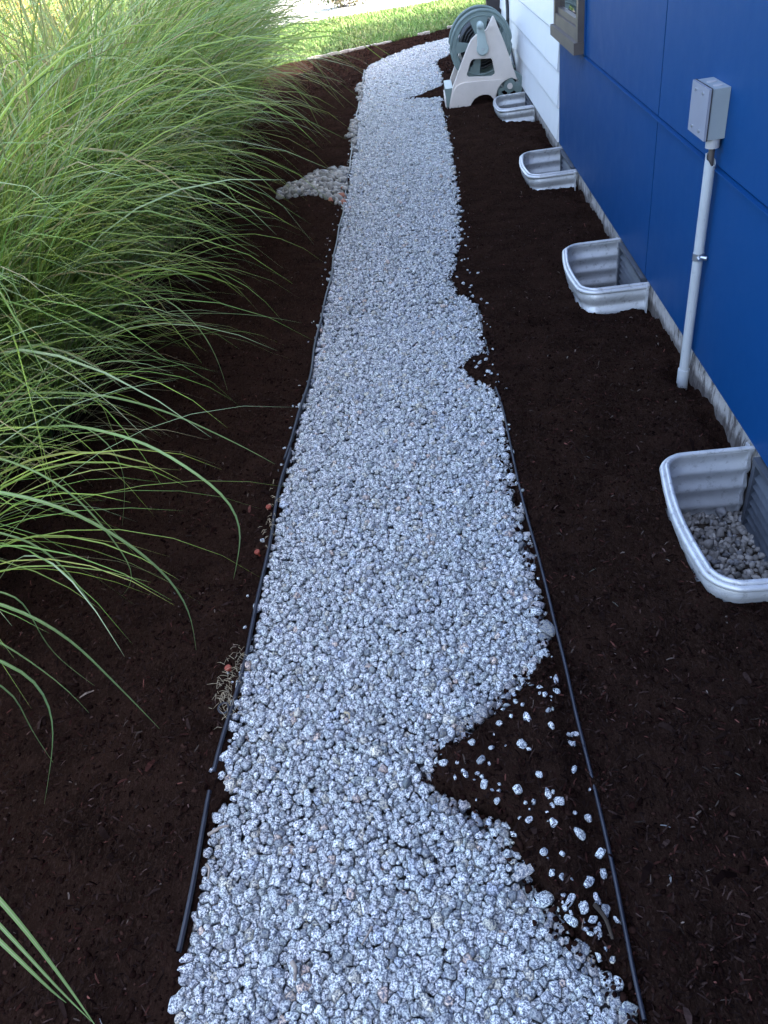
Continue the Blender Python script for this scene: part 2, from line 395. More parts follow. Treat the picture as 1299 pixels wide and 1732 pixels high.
# ------------------------------------------------------------------ stones
def stone_variants(sub, n, seed, flat=0.66):
    bm = bmesh.new(); bmesh.ops.create_icosphere(bm, subdivisions=sub, radius=1.0)
    D = np.array([v.co[:] for v in bm.verts]); F = np.array([[v.index for v in f.verts] for f in bm.faces]); bm.free()
    D /= np.linalg.norm(D, axis=1)[:, None]; r = np.random.default_rng(seed); out = []
    for _ in range(n):
        K = r.integers(6, 10); N = r.normal(size=(K, 3)); N /= np.linalg.norm(N, axis=1)[:, None]
        N = np.vstack([N, -N[:K//2]]); d = r.uniform(0.66, 1.05, len(N)); pw = r.uniform(16, 34)
        q = (np.maximum(D @ N.T, 0)/d)**pw
        rad = (q.sum(1)+1e-3)**(-1/pw); rad = np.minimum(rad, 1.3)
        ax = np.array([1.0, r.uniform(0.58, 0.92), r.uniform(flat-0.18, flat+0.14)])
        out.append(D*rad[:, None]*ax)
    return out, F
def rot_mats(n, r, tilt=0.6):
    a = r.uniform(0, 2*PI, n); b = r.normal(0, tilt, n); c = r.uniform(0, 2*PI, n)
    ca, sa, cb, sb, cc, sc = np.cos(a), np.sin(a), np.cos(b), np.sin(b), np.cos(c), np.sin(c)
    Rz = np.zeros((n,3,3)); Rz[:,0,0]=ca; Rz[:,0,1]=-sa; Rz[:,1,0]=sa; Rz[:,1,1]=ca; Rz[:,2,2]=1
    Rx = np.zeros((n,3,3)); Rx[:,0,0]=1; Rx[:,1,1]=cb; Rx[:,1,2]=-sb; Rx[:,2,1]=sb; Rx[:,2,2]=cb
    Rc = np.zeros((n,3,3)); Rc[:,0,0]=cc; Rc[:,0,1]=-sc; Rc[:,1,0]=sc; Rc[:,1,1]=cc; Rc[:,2,2]=1
    return Rz @ Rx @ Rc
def gravel_tints(n, r):
    v = r.normal(0.80, 0.13, n)[:, None]; c = v*np.array([0.99, 1.02, 0.99])+r.normal(0, 0.008, (n, 3))
    k = r.random(n)
    c[k < 0.05] *= np.array([0.95, 0.86, 0.70]); c[(k > 0.05) & (k < 0.09)] *= np.array([0.62, 0.64, 0.60])
    c[(k > 0.09) & (k < 0.105)] *= np.array([1.05, 0.78, 0.62]); c[(k > 0.105) & (k < 0.12)] *= 0.42
    c[(k > 0.12) & (k < 0.16)] *= np.array([0.80, 0.84, 0.95])
    return np.clip(c, 0.02, 0.95)
def build_stones(name, pos, size, lod, tints, mat, parent, r, seed=1, tilt=0.6, flat=0.66):
    vs, F = stone_variants(lod, 24, seed, flat); n = len(pos); var = r.integers(0, 24, n); Rm = rot_mats(n, r, tilt)
    VV = []; CC = []
    nv = len(vs[0])
    for k in range(24):
        m = np.where(var == k)[0]
        if not len(m): continue
        P = np.einsum('nij,vj->nvi', Rm[m], vs[k])*size[m][:, None, None]+pos[m][:, None]
        VV.append(P.reshape(-1, 3)); CC.append(np.repeat(tints[m], nv, 0))
    V = np.concatenate(VV); C = np.concatenate(CC); FF = (np.arange(n)[:, None, None]*nv+F[None]).reshape(-1, 3)
    o = link(name, np_mesh(name, V, FF, True, C), mat, parent); return o
def packed_shapes(pos, size, sub, r, gap=0.935):
    """stone shapes fitted against their neighbours: (n, verts, 3) local offsets and faces"""
    from mathutils.kdtree import KDTree
    bm = bmesh.new(); bmesh.ops.create_icosphere(bm, subdivisions=sub, radius=1.0)
    D = np.array([v.co[:] for v in bm.verts]); F = np.array([[v.index for v in f.verts] for f in bm.faces]); bm.free()
    D /= np.linalg.norm(D, axis=1)[:, None]; n = len(pos); K = 7
    kd = KDTree(n)
    for i, p_ in enumerate(pos): kd.insert((p_[0], p_[1], 0), i)
    kd.balance(); NB = np.zeros((n, K), int)
    for i, p_ in enumerate(pos):
        q = [t_[1] for t_ in kd.find_n((p_[0], p_[1], 0), K+1)][1:]
        NB[i] = q+[q[-1]]*(K-len(q))
    d = pos[NB][..., :2]-pos[:, None, :2]; L = np.maximum(np.linalg.norm(d, axis=2), 1e-4); w = size[:, None]/(size[:, None]+size[NB])
    nz = r.normal(0.12, 0.30, (n, K)); N = np.concatenate([d/L[..., None], nz[..., None]], 2); nl = np.linalg.norm(N, axis=2); N /= nl[..., None]
    dist = np.minimum(np.maximum(L*w*gap, 0.0035), size[:, None]*1.5)
    m = 5; T = np.concatenate([r.normal(0, 0.42, (n, m, 2)), np.ones((n, m, 1))], 2); T[:, 3:, 2] = -1; T /= np.linalg.norm(T, axis=2)[..., None]
    td = size[:, None]*r.uniform(0.55, 0.95, (n, m)); NN = np.concatenate([N, T], 1); DD = np.concatenate([dist, td], 1)
    pw = r.uniform(13, 32, n); out = np.zeros((n, len(D), 3), np.float32)
    for a in range(0, n, 2000):
        b = min(n, a+2000); q = np.maximum(np.einsum('vk,npk->nvp', D, NN[a:b]), 0)/DD[a:b, None, :]
        q = np.maximum(q, 1e-9)**pw[a:b, None, None]; rad = (q.sum(2))**(-1/pw[a:b, None]); rad = np.minimum(rad, size[a:b, None]*1.7)
        out[a:b] = D[None]*rad[..., None]
    return out, F
def build_packed(name, pos, shapes, F, tints, mat, parent):
    n, nv, _ = shapes.shape; V = (shapes+pos[:, None]).reshape(-1, 3); FF = (np.arange(n)[:, None, None]*nv+F[None]).reshape(-1, 3)
    return link(name, np_mesh(name, V, FF, True, np.repeat(tints, nv, 0)), mat, parent)
def jgrid(x0, x1, y0, y1, s, r, jit=0.42):
    xs = np.arange(x0, x1, s); ys = np.arange(y0, y1, s*0.87); X, Y = np.meshgrid(xs, ys)
    X = X+(np.arange(len(ys)) % 2)[:, None]*s/2
    X = X+r.uniform(-jit, jit, X.shape)*s; Y = Y+r.uniform(-jit, jit, Y.shape)*s
    return X.ravel(), Y.ravel()
r1 = np.random.default_rng(21)
def gravel_points(y0, y1, s, zc, r, xr=(-0.75, 0.3)):
    X, Y = jgrid(xr[0], xr[1], y0, y1, s, r, 0.34)
    sdv = sdist(X, Y, POLY)
    nd = sdist(X, Y, NOTCH)
    keep = (sdv < r.normal(-0.006, 0.010, len(X))) & (nd > 0.004) 
    keep &= X > -2
    X, Y = X[keep], Y[keep]
    undul = 0.006*vnoise(X*0.6, Y*0.6, 8)
    return np.stack([X, Y, zc+undul+r.normal(0, 0.0034, len(X))], 1)
top = gravel_points(0.30, 2.1, 0.0156, 0.000, r1)
size_top = np.clip(r1.lognormal(math.log(0.0090), 0.42, len(top)), 0.0042, 0.0180)
# camera depth picks the 300 stones that show largest
depth = -((top-np.array([0, 0, CAM_H])) @ M_CAM)[:, 2]
pc = (top-np.array([0, 0, CAM_H])) @ M_CAM
u = 649.5+1250*pc[:, 0]/-pc[:, 2]; v = 866-1250*pc[:, 1]/-pc[:, 2]
vis = (u > 5) & (u < 1294) & (v < 1725)
score = np.where(vis, size_top/depth, 0); idx = np.argsort(-score)[:300]
mask = np.zeros(len(top), bool); mask[idx] = True
vs2, F2 = stone_variants(3, 30, 5)
tv = gravel_tints(30, np.random.default_rng(3)); tv[5:] = gravel_tints(25, np.random.default_rng(99))
stone_me = [np_mesh('gravel_stone', vs2[k]*0.0128, F2, True, np.repeat(tv[k][None], len(vs2[k]), 0)) for k in range(30)]
for m_ in stone_me: m_.materials.append(M_GRAVEL)
top_t = gravel_tints(len(top), r1)
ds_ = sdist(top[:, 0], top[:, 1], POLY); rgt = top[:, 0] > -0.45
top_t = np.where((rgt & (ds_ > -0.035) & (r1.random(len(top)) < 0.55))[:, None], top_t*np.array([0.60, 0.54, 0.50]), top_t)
top[:, 2] += (size_top-0.0098)*0.35-0.002
nearm = top[:, 1] < 0.66
sh3, F3 = packed_shapes(top, size_top, 3, np.random.default_rng(17))
for i in idx:
    me = np_mesh('gravel_stone', sh3[i], F3, True, np.repeat(top_t[i][None], sh3.shape[1], 0)); me.materials.append(M_GRAVEL)
    o = bpy.data.objects.new('gravel_stone', me); COL.objects.link(o); o.parent = path; o.location = top[i]
rm_ = nearm & ~mask; tag(build_packed('gravel', top[rm_], sh3[rm_], F3, top_t[rm_], M_GRAVEL, path), kind='stuff'); del sh3
sh2, F2p = packed_shapes(top, size_top, 2, np.random.default_rng(17)); rm_ = ~nearm & ~mask
tag(build_packed('gravel', top[rm_], sh2[rm_], F2p, top_t[rm_], M_GRAVEL, path), kind='stuff')
def layer(y0, y1, s, z, sz, lod, xr=(-0.75, 0.3), packed=True):
    p_ = gravel_points(y0, y1, s, z, r1, xr); t_ = gravel_tints(len(p_), r1)
    z_ = np.clip(r1.lognormal(math.log(sz), 0.30, len(p_)), 0.0055, 0.020)
    if packed:
        p_[:, 2] += (z_-sz)*0.35; sh, F_ = packed_shapes(p_, z_, lod, r1, 0.985 if lod == 1 else 0.945); o = build_packed('gravel', p_, sh, F_, t_, M_GRAVEL, path)
    else: o = build_stones('gravel', p_, z_, lod, t_, M_GRAVEL, path, r1)
    tag(o, kind='stuff')
layer(0.30, 2.1, 0.022, -0.015, 0.0105, 1, packed=False)
layer(2.1, 3.3, 0.0162, -0.001, 0.0094, 2)
layer(3.3, 8.0, 0.0175, -0.001, 0.0110, 1)
layer(8.0, 12.8, 0.0230, -0.003, 0.0138, 1, (-0.8, 2.4))
# a few stones perched on the packed surface
pp_ = gravel_points(0.30, 4.5, 0.064, 0.0085, r1)
tag(build_stones('gravel', pp_, np.clip(r1.lognormal(math.log(0.0085), 0.35, len(pp_)), 0.005, 0.016), 2, gravel_tints(len(pp_), r1), M_GRAVEL, path, r1, tilt=0.35, flat=0.6), kind='stuff')

# loose stones lying on the spilled mulch and along its rim
loose_px = [(893,1222,1.25),(928,1210,.7),(940,1172,1.1),(913,1171,.8),(898,1165,.9),(882,1163,.9),(857,1199,.8),(845,1232,.8),(933,1238,1.1),(962,1242,1.0),(972,1240,.9),(966,1258,1.0),(884,1270,1.25),(799,1264,1.1),(815,1297,1.25),(752,1302,1.0),(788,1320,1.2),(876,1350,1.45),(927,1354,1.1),(945,1367,1.2),(936,1401,1.4),(980,1415,1.35),(970,1308,1.0),(912,1323,.8),(995,1384,.9),(1016,1442,1.2),(1021,1474,1.25),(994,1497,1.5),(965,1528,1.3),(986,1540,1.1),(1010,1518,1.1),(1025,1536,1.2),(966,1560,1.2),(1002,1560,1.1),(1012,1580,1.1),(1045,1555,.9),(1064,1704,1.6),(921,1451,1.0),(952,1452,.8),(950,1490,.9),(895,1397,.9),(940,1150,1.0),(820,1340,1.0),(842,1366,.9),(990,1600,1.2),
            (808,462,1.0),(795,462,1.0),(781,438,.9),(788,412,.9),(784,482,1.0),(797,484,.9),(812,617,1.0),(822,610,.8),(826,633,1.1),(810,642,1.0),(806,625,.8),(786,395,.8),(773,470,.9),(917,1062,.9),(890,905,.8)]
LG = 'loose gravel stones scattered over the spilled mulch'
for q, (px, py, sz) in enumerate(loose_px):
    gx_, gy_ = ground_at(px, py, 0.015)
    o = bpy.data.objects.new('gravel_stone', stone_me[q % 30]); COL.objects.link(o)
    a_ = rot_mats(1, r1, 0.4)[0]; hz = float(mulch_h(np.array([[gx_]]), np.array([[gy_]]))[0, 0])
    m4 = Matrix([list(a_[k]) for k in range(3)]).to_4x4() @ Matrix.Scale(0.74*sz, 4); m4.translation = (gx_, gy_, max(hz, 0.0)+0.0015); o.matrix_basis = m4
    size_w = 'big' if sz >= 1.4 else 'large' if sz > 1.15 else 'mid-sized' if sz > 0.95 else 'small'
    if py > 1000:
        rows_ = [(1200, 'at far tip of spill'), (1250, 'in far part of spill'), (1315, 'at widest part of spill'), (1378, 'just below widest part'), (1440, 'midway down spill'), (1530, 'low in spill'), (1590, 'near bottom of spill'), (9999, 'at bottom corner')]
        rw = next(t_ for lim, t_ in rows_ if py < lim)
        ex_ = 950+(py-1150)*0.235; gap = ex_-px
        side = 'touching the edging' if gap < 25 else 'just in from the edging' if gap < 60 else 'in mid mulch' if gap < 115 else 'near packed gravel' if gap < 160 else 'beside packed gravel'
        tag(o, f'{size_w} speckled pale stone {rw}, {side}', 'stone', LG)
    else:
        rw = 'at the ragged path rim' if py < 450 else 'in the upper mulch notch' if py < 500 else 'in the lower mulch notch' if py < 700 else 'beside the long edging'
        side = 'rightmost there' if px in (808, 826, 917, 890, 788) else 'by the packed gravel' if px in (781, 773, 806, 810) else 'amid the mulch crumbs'
        tag(o, f'{size_w} pale stone {rw}, {side}', 'stone', 'loose stones at the ragged rim of the path')
by_label = {}
for o in COL.objects:
    if o.get('category') == 'stone': by_label.setdefault(o['label'], []).append(o)
for lb_, os_ in by_label.items():
    if len(os_) > 1:
        os_.sort(key=lambda o: o.location.x)
        for o, w_ in zip(os_, ['left one', 'right one'] if len(os_) == 2 else ['left one', 'middle one', 'right one']): o['label'] = lb_+', '+w_
# crumbs of stone too small to count
cp = []; 
for _ in range(900):
    px = r1.uniform(740, 1060); py = r1.uniform(1150, 1640); w = ground_at(px, py, 0.012); cp.append((*w, 0.014))
for _ in range(500):
    yy = r1.uniform(0.4, 8); cp.append((r1.normal(0.16, 0.03), yy, 0.012))
for _ in range(500):
    yy = r1.uniform(0.4, 8); cp.append((-0.625-abs(r1.normal(0.0, 0.02)), yy, 0.014))
cp = np.array(cp); s_ = sdist(cp[:, 0], cp[:, 1], POLY)
dl = np.where(cp[:, 0] < -0.5, 0.10, np.exp(-np.maximum(s_, 0)/0.035)*0.55+0.05)
cp = cp[(s_ > -0.005) & (r1.random(len(cp)) < dl) & (cp[:, 0] < 0.212)]
hz = mulch_h(cp[:, 0][None], cp[:, 1][None])[0]; cp[:, 2] = np.maximum(hz, 0)+0.001
tag(build_stones('gravel', cp, r1.uniform(0.003, 0.009, len(cp)), 1, gravel_tints(len(cp), r1), M_GRAVEL, path, r1), kind='stuff')

# river pebbles showing through the mulch, left of the path
def pebble_patch(name, px_poly, n, smin, smax, label, seed, zb=0.016, cols=None):
    poly = np.array([ground_at(*p) for p in px_poly]); r = np.random.default_rng(seed)
    lo, hi = poly.min(0), poly.max(0); X = r.uniform(lo[0], hi[0], n*6); Y = r.uniform(lo[1], hi[1], n*6)
    s = sdist(X, Y, poly); k = np.where(s < 0)[0][:n]
    P = np.stack([X[k], Y[k], zb+np.minimum(-s[k], 0.1)*0.14+r.normal(0, 0.005, len(k))], 1)
    v = r.uniform(0.11, 0.38, len(k))[:, None]; c = v*np.array([1.0, 0.96, 0.88]); c[r.random(len(k)) < 0.2] *= np.array([0.7, 0.72, 0.78])
    c[r.random(len(k)) < 0.02] = (0.30, 0.10, 0.05)
    o = build_stones(name, P, r.uniform(smin, smax, len(k)), 2, c, M_PEBBLE, None, r, seed=seed, flat=0.75)
    return tag(o, label, 'pebbles', kind='stuff')
pebble_patch('pebbles', [(462,338),(490,318),(530,300),(560,290),(588,288),(583,350),(560,346),(540,336),(500,338)], 420, 0.011, 0.034, 'heap of pale rounded pebbles showing through the mulch beside the left path edge', 31)
pebble_patch('pebbles', [(588,235),(597,205),(606,205),(600,262)], 70, 0.012, 0.03, 'narrow strip of pale pebbles by the far left path edge, beyond the heap', 32)
pebble_patch('pebbles', [(603,150),(610,140),(613,170),(607,185)], 40, 0.012, 0.03, 'farthest small patch of pale pebbles at the left path edge under grass tips', 34)

# ------------------------------------------------------------------ mulch shreds
def shreds(name, X, Y, Lr, wr, r, zoff=0.002, bright=1.0):
    n = len(X); Z = mulch_h(X[None], Y[None])[0]; Z = np.where(X < -0.60, np.maximum(Z, 0.0), Z)
    L = r.uniform(*Lr, n)*r.uniform(0.5, 1, n); w = r.uniform(*wr, n); a = r.uniform(0, 2*PI, n); t = r.normal(0, 0.38, n)
    d = np.stack([np.cos(a)*np.cos(t), np.sin(a)*np.cos(t), np.sin(t)], 1); s = np.stack([-np.sin(a), np.cos(a), r.normal(0, 0.5, n)], 1)
    c = np.stack([X, Y, Z+zoff+np.abs(L*np.sin(t))*0.3], 1); bend = r.normal(0, 0.05, n)*L
    mid = c+s*bend[:, None]+np.array([0, 0, 1.0])*(w*0.5)[:, None]; V6 = np.zeros((n, 6, 3))
    V6[:, 0] = c-d*(L*0.5)[:, None]+s*(w*0.3)[:, None]; V6[:, 1] = c-d*(L*0.5)[:, None]-s*(w*0.3)[:, None]
    V6[:, 2] = mid+s*(w*0.5)[:, None]; V6[:, 3] = mid-s*(w*0.5)[:, None]
    V6[:, 4] = c+d*(L*0.5)[:, None]+s*(w*0.25)[:, None]; V6[:, 5] = c+d*(L*0.5)[:, None]-s*(w*0.25)[:, None]
    FF = (np.arange(n)[:, None, None]*6+np.array([[0, 1, 3, 2], [2, 3, 5, 4]])[None]).reshape(-1, 4)
    k = r.random(n); col = np.zeros((n, 3)); v = r.lognormal(math.log(0.0190*bright), 0.75, n)[:, None]
    col[:] = v*np.array([1.15, 0.72, 0.62]); col[k < 0.25] = (v*np.array([1.9, 0.75, 0.6]))[k < 0.25]; col[k > 0.975] = (v*np.array([6, 4.6, 3.8]))[k > 0.975]
    return link(name, np_mesh(name, V6.reshape(-1, 3), FF, False, np.clip(np.repeat(col, 6, 0), 0, 0.3)), M_SHRED)
r2 = np.random.default_rng(5)
def scatter_shreds(n, x0, x1, y0, y1, pw, label, Lr=(0.006, 0.028), wr=(0.0012, 0.0045)):
    X = r2.uniform(x0, x1, n); Y = y0+(y1-y0)*r2.random(n)**pw
    s = sdist(X, Y, POLY); m = (s > -0.004) & ~in_wells(X, Y) & ~((X > -0.64) & (X < -0.5) & (sdist(X, Y, NOTCH) > 0)) & ~((X>0.885)&(Y<9.5))
    o = shreds('mulch_shreds', X[m], Y[m], Lr, wr, r2); tag(o, label, 'mulch', kind='stuff')
scatter_shreds(42000, -0.4, 0.885, 0.2, 9.4, 1.7, 'dark shredded bark mulch between the gravel path and the blue house')
scatter_shreds(42000, -2.3, -0.6, 0.2, 9.4, 1.5, 'dark shredded bark mulch under the tall grasses left of the path')
scatter_shreds(14000, -1.6, 1.2, 9.4, 13.2, 1.0, 'reddish dark mulch strip between far lawn and bend of the path', (0.02, 0.06), (0.003, 0.009))

scatter_shreds(160, -2.0, 0.88, 0.3, 2.2, 1.3, 'larger flat bark chips lying on the near mulch', (0.025, 0.06), (0.007, 0.015))
# crumbs of bark: chunky dark bits over the near mulch and on the rim of the gravel
def crumbs(n, x0, x1, y0, y1, label, rim=False):
    X = r2.uniform(x0, x1, n); Y = y0+(y1-y0)*r2.random(n)**1.6; sd0 = sdist(X, Y, POLY); nd = sdist(X, Y, NOTCH)
    if rim: m = (sd0 > -0.045*r2.random(n)**1.5) & (sd0 < 0.01)
    else: m = ((sd0 > 0) | (nd < 0)) & ~in_wells(X, Y) & (X < 0.885)
    X, Y, sd1 = X[m], Y[m], sd0[m]; Z = mulch_h(X[None], Y[None])[0]
    Z = np.where(sd1 < 0.004, np.maximum(Z, 0.006+0.006*r2.random(len(X))), Z)
    v = r2.lognormal(math.log(0.0155), 0.55, len(X))[:, None]; c = v*np.array([1.15, 0.58, 0.44])
    o = build_stones('mulch_crumbs', np.stack([X, Y, Z], 1), np.clip(r2.lognormal(math.log(0.0042), 0.45, len(X)), 0.0018, 0.011), 1, c, M_SHRED, None, r2, seed=71, flat=0.5)
    tag(o, label, 'mulch', kind='stuff')
crumbs(9000, -0.32, 0.885, 0.25, 3.2, 'dark crumbly bark bits on the mulch and spill right of the path')
crumbs(8000, -1.7, -0.62, 0.25, 3.2, 'dark crumbly bark bits on the mulch left of the path')
crumbs(17000, -0.35, 0.24, 0.3, 5.5, 'dark bark crumbs strewn onto the ragged right rim of the gravel', True)

# ------------------------------------------------------------------ edging
def path_z(P, z): return [(x, y, z) for x, y in P]
le = catmull(np.array([(x, y, 0.017+0.002*math.sin(y*3.1)) for x, y in LEFT_EDGE[1:12] if y > 0.3]), 30)
wob = 0.004*np.sin(le[:, 1]*5.3)+0.003*np.sin(le[:, 1]*11.7); le[:, 0] += wob-0.004
def edging(pts, label, top_r=0.0085):
    t = empty('landscape_edging', tuple(pts[0]), label, 'edging', 'black plastic edging strips along the path'); o0 = np.array(pts[0])
    Pl = np.asarray(pts)-o0
    tube('bead', Pl, top_r, M_BLACKPL, t, 8)
    V = []; F = []
    for q, p_ in enumerate(Pl): V += [(p_[0]-0.0015, p_[1], p_[2]), (p_[0]+0.0015, p_[1], p_[2]), (p_[0]-0.0015, p_[1], p_[2]-0.09), (p_[0]+0.0015, p_[1], p_[2]-0.09)]
    for q in range(len(Pl)-1):
        b = q*4; F += [(b, b+4, b+6, b+2), (b+1, b+3, b+7, b+5)]
    me = bpy.data.meshes.new('strip'); me.from_pydata(V, [], F); me.update(); link('strip', me, M_BLACKPL, t)
    return t
near = le[(le[:, 1] > 0.55) & (le[:, 1] < 2.26)]; farp = le[le[:, 1] > 2.18].copy(); farp[:, 0] -= 0.012*np.clip(1-(farp[:, 1]-2.18)/0.5, 0, 1)
near = near[~((near[:, 1] > 0.90) & (near[:, 1] < 0.92))]
le1 = near[near[:, 1] >= 0.92]; le0 = near[near[:, 1] <= 0.90]
edging(le0, 'short black edging strip at the left path edge, nearest the bottom of the photo', 0.0055)
edging(le1, 'long black edging strip at the left path edge beside the orange caps', 0.0058)
edging(farp, 'black edging strip running far along the left path edge past the pebble heap', 0.0055)
def rsz(pxs, z=0.012): return catmull(np.array([(*ground_at(px, py, z), z) for px, py in pxs]), 8)
edging(rsz([(838,655),(850,690),(862,745),(875,808),(890,868),(906,925),(922,985),(940,1060),(955,1120),(975,1210),(995,1290),(1015,1372),(1035,1460),(1055,1560),(1073,1650),(1090,1725)], 0.016), 'long black edging strip along the right side of the path between gravel and mulch', 0.0042)
edging(rsz([(806,515),(812,540),(818,560)], 0.010), 'short black edging strip, right path edge, farther of two short pieces', 0.005)
edging(rsz([(821,575),(826,596),(831,612)], 0.008), 'short black edging strip, right path edge, nearer of two short pieces', 0.005)

# ------------------------------------------------------------------ house
house = empty('house', (0.885, 3, 0), 'blue panelled and white lap sided house wall on a concrete foundation along the mulch bed', 'house')
HP = Matrix.Translation((-0.885, -3, 0))
def hp(o): o.matrix_basis = HP @ o.matrix_basis; return o
X0 = 0.885
ys_j = [3.2-2.44*k for k in range(0, 5)]      # vertical joints
zrow = [0.10, 0.735, 1.955, 3.175, 4.2]
hp(box('wall', (X0+0.014, 8.5, -8.0, 9.45, 0.10, 4.2), M_DARK, house))
# foundation with an uneven cast face
fy = np.arange(-8.0, 9.451, 0.03); fz = np.linspace(-0.32, 0.098, 15)
Yg, Zg = np.meshgrid(fy, fz); Xg = 0.900+0.004*vnoise(Yg*1.5, Zg*3, 41)
V = np.stack([Xg, Yg, Zg], -1).reshape(-1, 3); i, j = np.meshgrid(np.arange(len(fy)-1), np.arange(len(fz)-1)); a = (j*len(fy)+i).ravel()
fo = link('foundation', np_mesh('foundation', V, np.stack([a, a+len(fy), a+len(fy)+1, a+1], 1)), M_CONC, house); hp(fo)
hp(box('foundation_core', (0.93, 8.4, -7.9, 9.4, -0.32, 0.0995), M_CONC, house))
WY0, WY1, WZ0 = 4.725, 5.572, 0.745
pw = 0.0055
first_row = True
for c in range(-1, 5):
    ya = (3.2-2.44*c)-0 if c >= 0 else 5.575; yb = ya
    y1_ = 5.575 if c == -1 else 3.2-2.44*c; y0_ = 3.2 if c == -1 else 3.2-2.44*(c+1)
    for q in range(4):
        z0_, z1_ = zrow[q], zrow[q+1]
        if c == -1 and q == 1:          # window sits here: panel is cut round it
            hp(box('blue_panel', (X0, X0+0.012, y0_+pw, WY0-0.035, z0_+pw, z1_-pw), M_BLUE, house, 0.0015, 1)); continue
        hp(box('blue_panel', (X0, X0+0.012, y0_+pw, y1_-(pw if c >= 0 else 0), z0_+(pw if q else 0), z1_-pw), M_BLUE, house, 0.0015, 1))
for q in range(1, 4):                    # z-flashing in the horizontal joints
    z = zrow[q]; ye = WY0-0.035 if q == 1 else 5.575
    hp(box('joint_flashing', (X0-0.013, X0+0.010, -8.0, ye, z-0.0054, z-0.0010), M_BLUE, house))
hp(box('corner_trim', (X0-0.006, X0+0.012, WY0-0.032, WY0+0.004, 0.738, 1.955), M_BLUE, house, 0.001, 1))
# window
wf = hp(bm_obj('window', (lambda b: (add_box(b, X0+0.001, X0+0.013, WY0+0.006, WY1, 0.745, 1.95), b)[1])(bmesh.new()), M_DARK, house))
def frame_piece(name, d, m=M_TRIM, bev=0.003): return box(name, d, m, wf, bev, 2)
frame_piece('frame', (X0-0.040, X0+0.012, WY0+0.004, WY0+0.058, 0.80, 1.95)); frame_piece('frame', (X0-0.040, X0+0.012, WY1-0.058, WY1, 0.80, 1.95))
frame_piece('frame', (X0-0.038, X0+0.010, WY0+0.058, WY1-0.058, 0.80, 0.86)); frame_piece('frame', (X0-0.038, X0+0.010, WY0+0.058, WY1-0.058, 1.90, 1.95))
frame_piece('sill', (X0-0.060, X0+0.012, WY0-0.002, WY1+0.002, 0.742, 0.799))
frame_piece('sash', (X0-0.024, X0+0.004, WY0+0.058, WY0+0.085, 0.862, 1.90)); frame_piece('sash', (X0-0.024, X0+0.004, WY0+0.085, WY1-0.058, 0.862, 0.892))
box('pane', (X0-0.010, X0-0.004, WY0+0.085, WY1-0.058, 0.893, 1.899), M_GLASS, wf)
# white lap siding boards
zz = 0.10; bmz = 0.2125; k = 0
while zz < 4.1:
    b = bmesh.new(); y0_, y1_ = 5.585, 9.44; t_ = 0.012; z1_ = min(zz+bmz-0.002, 4.2)
    pr = [(X0-0.009, zz), (X0+0.012, zz), (X0+0.012, z1_), (X0+0.002, z1_), (X0-0.015, zz+0.010)]
    va = [b.verts.new((x, y0_, z)) for x, z in pr]; vb = [b.verts.new((x, y1_, z)) for x, z in pr]
    b.faces.new(va); b.faces.new(vb[::-1])
    for i in range(5): b.faces.new((va[i], vb[i], vb[(i+1) % 5], va[(i+1) % 5]))
    bmesh.ops.recalc_face_normals(b, faces=b.faces)
    hp(bm_obj('siding_board', b, M_WHITE, house)); zz += bmz
hp(box('corner_post', (0.735, X0+0.02, 9.452, 9.56, -0.02, 4.2), M_DARKTRIM, house, 0.004))
hp(box('roof', (0.35, 9.0, -8.5, 10.0, 4.203, 4.33), M_ROOF, house, 0.01))
# unseen recessed wing, added to shade the bend of the path
wing = hp(box('shade_wing_wall', (2.6, 8.5, 9.57, 13.6, 0.0, 4.2), M_WHITE, house)); 
hp(box('roof', (2.3, 9.0, 10.003, 14.0, 4.205, 4.33), M_ROOF, house, 0.01))  # roof over the added shading wing, out of view too

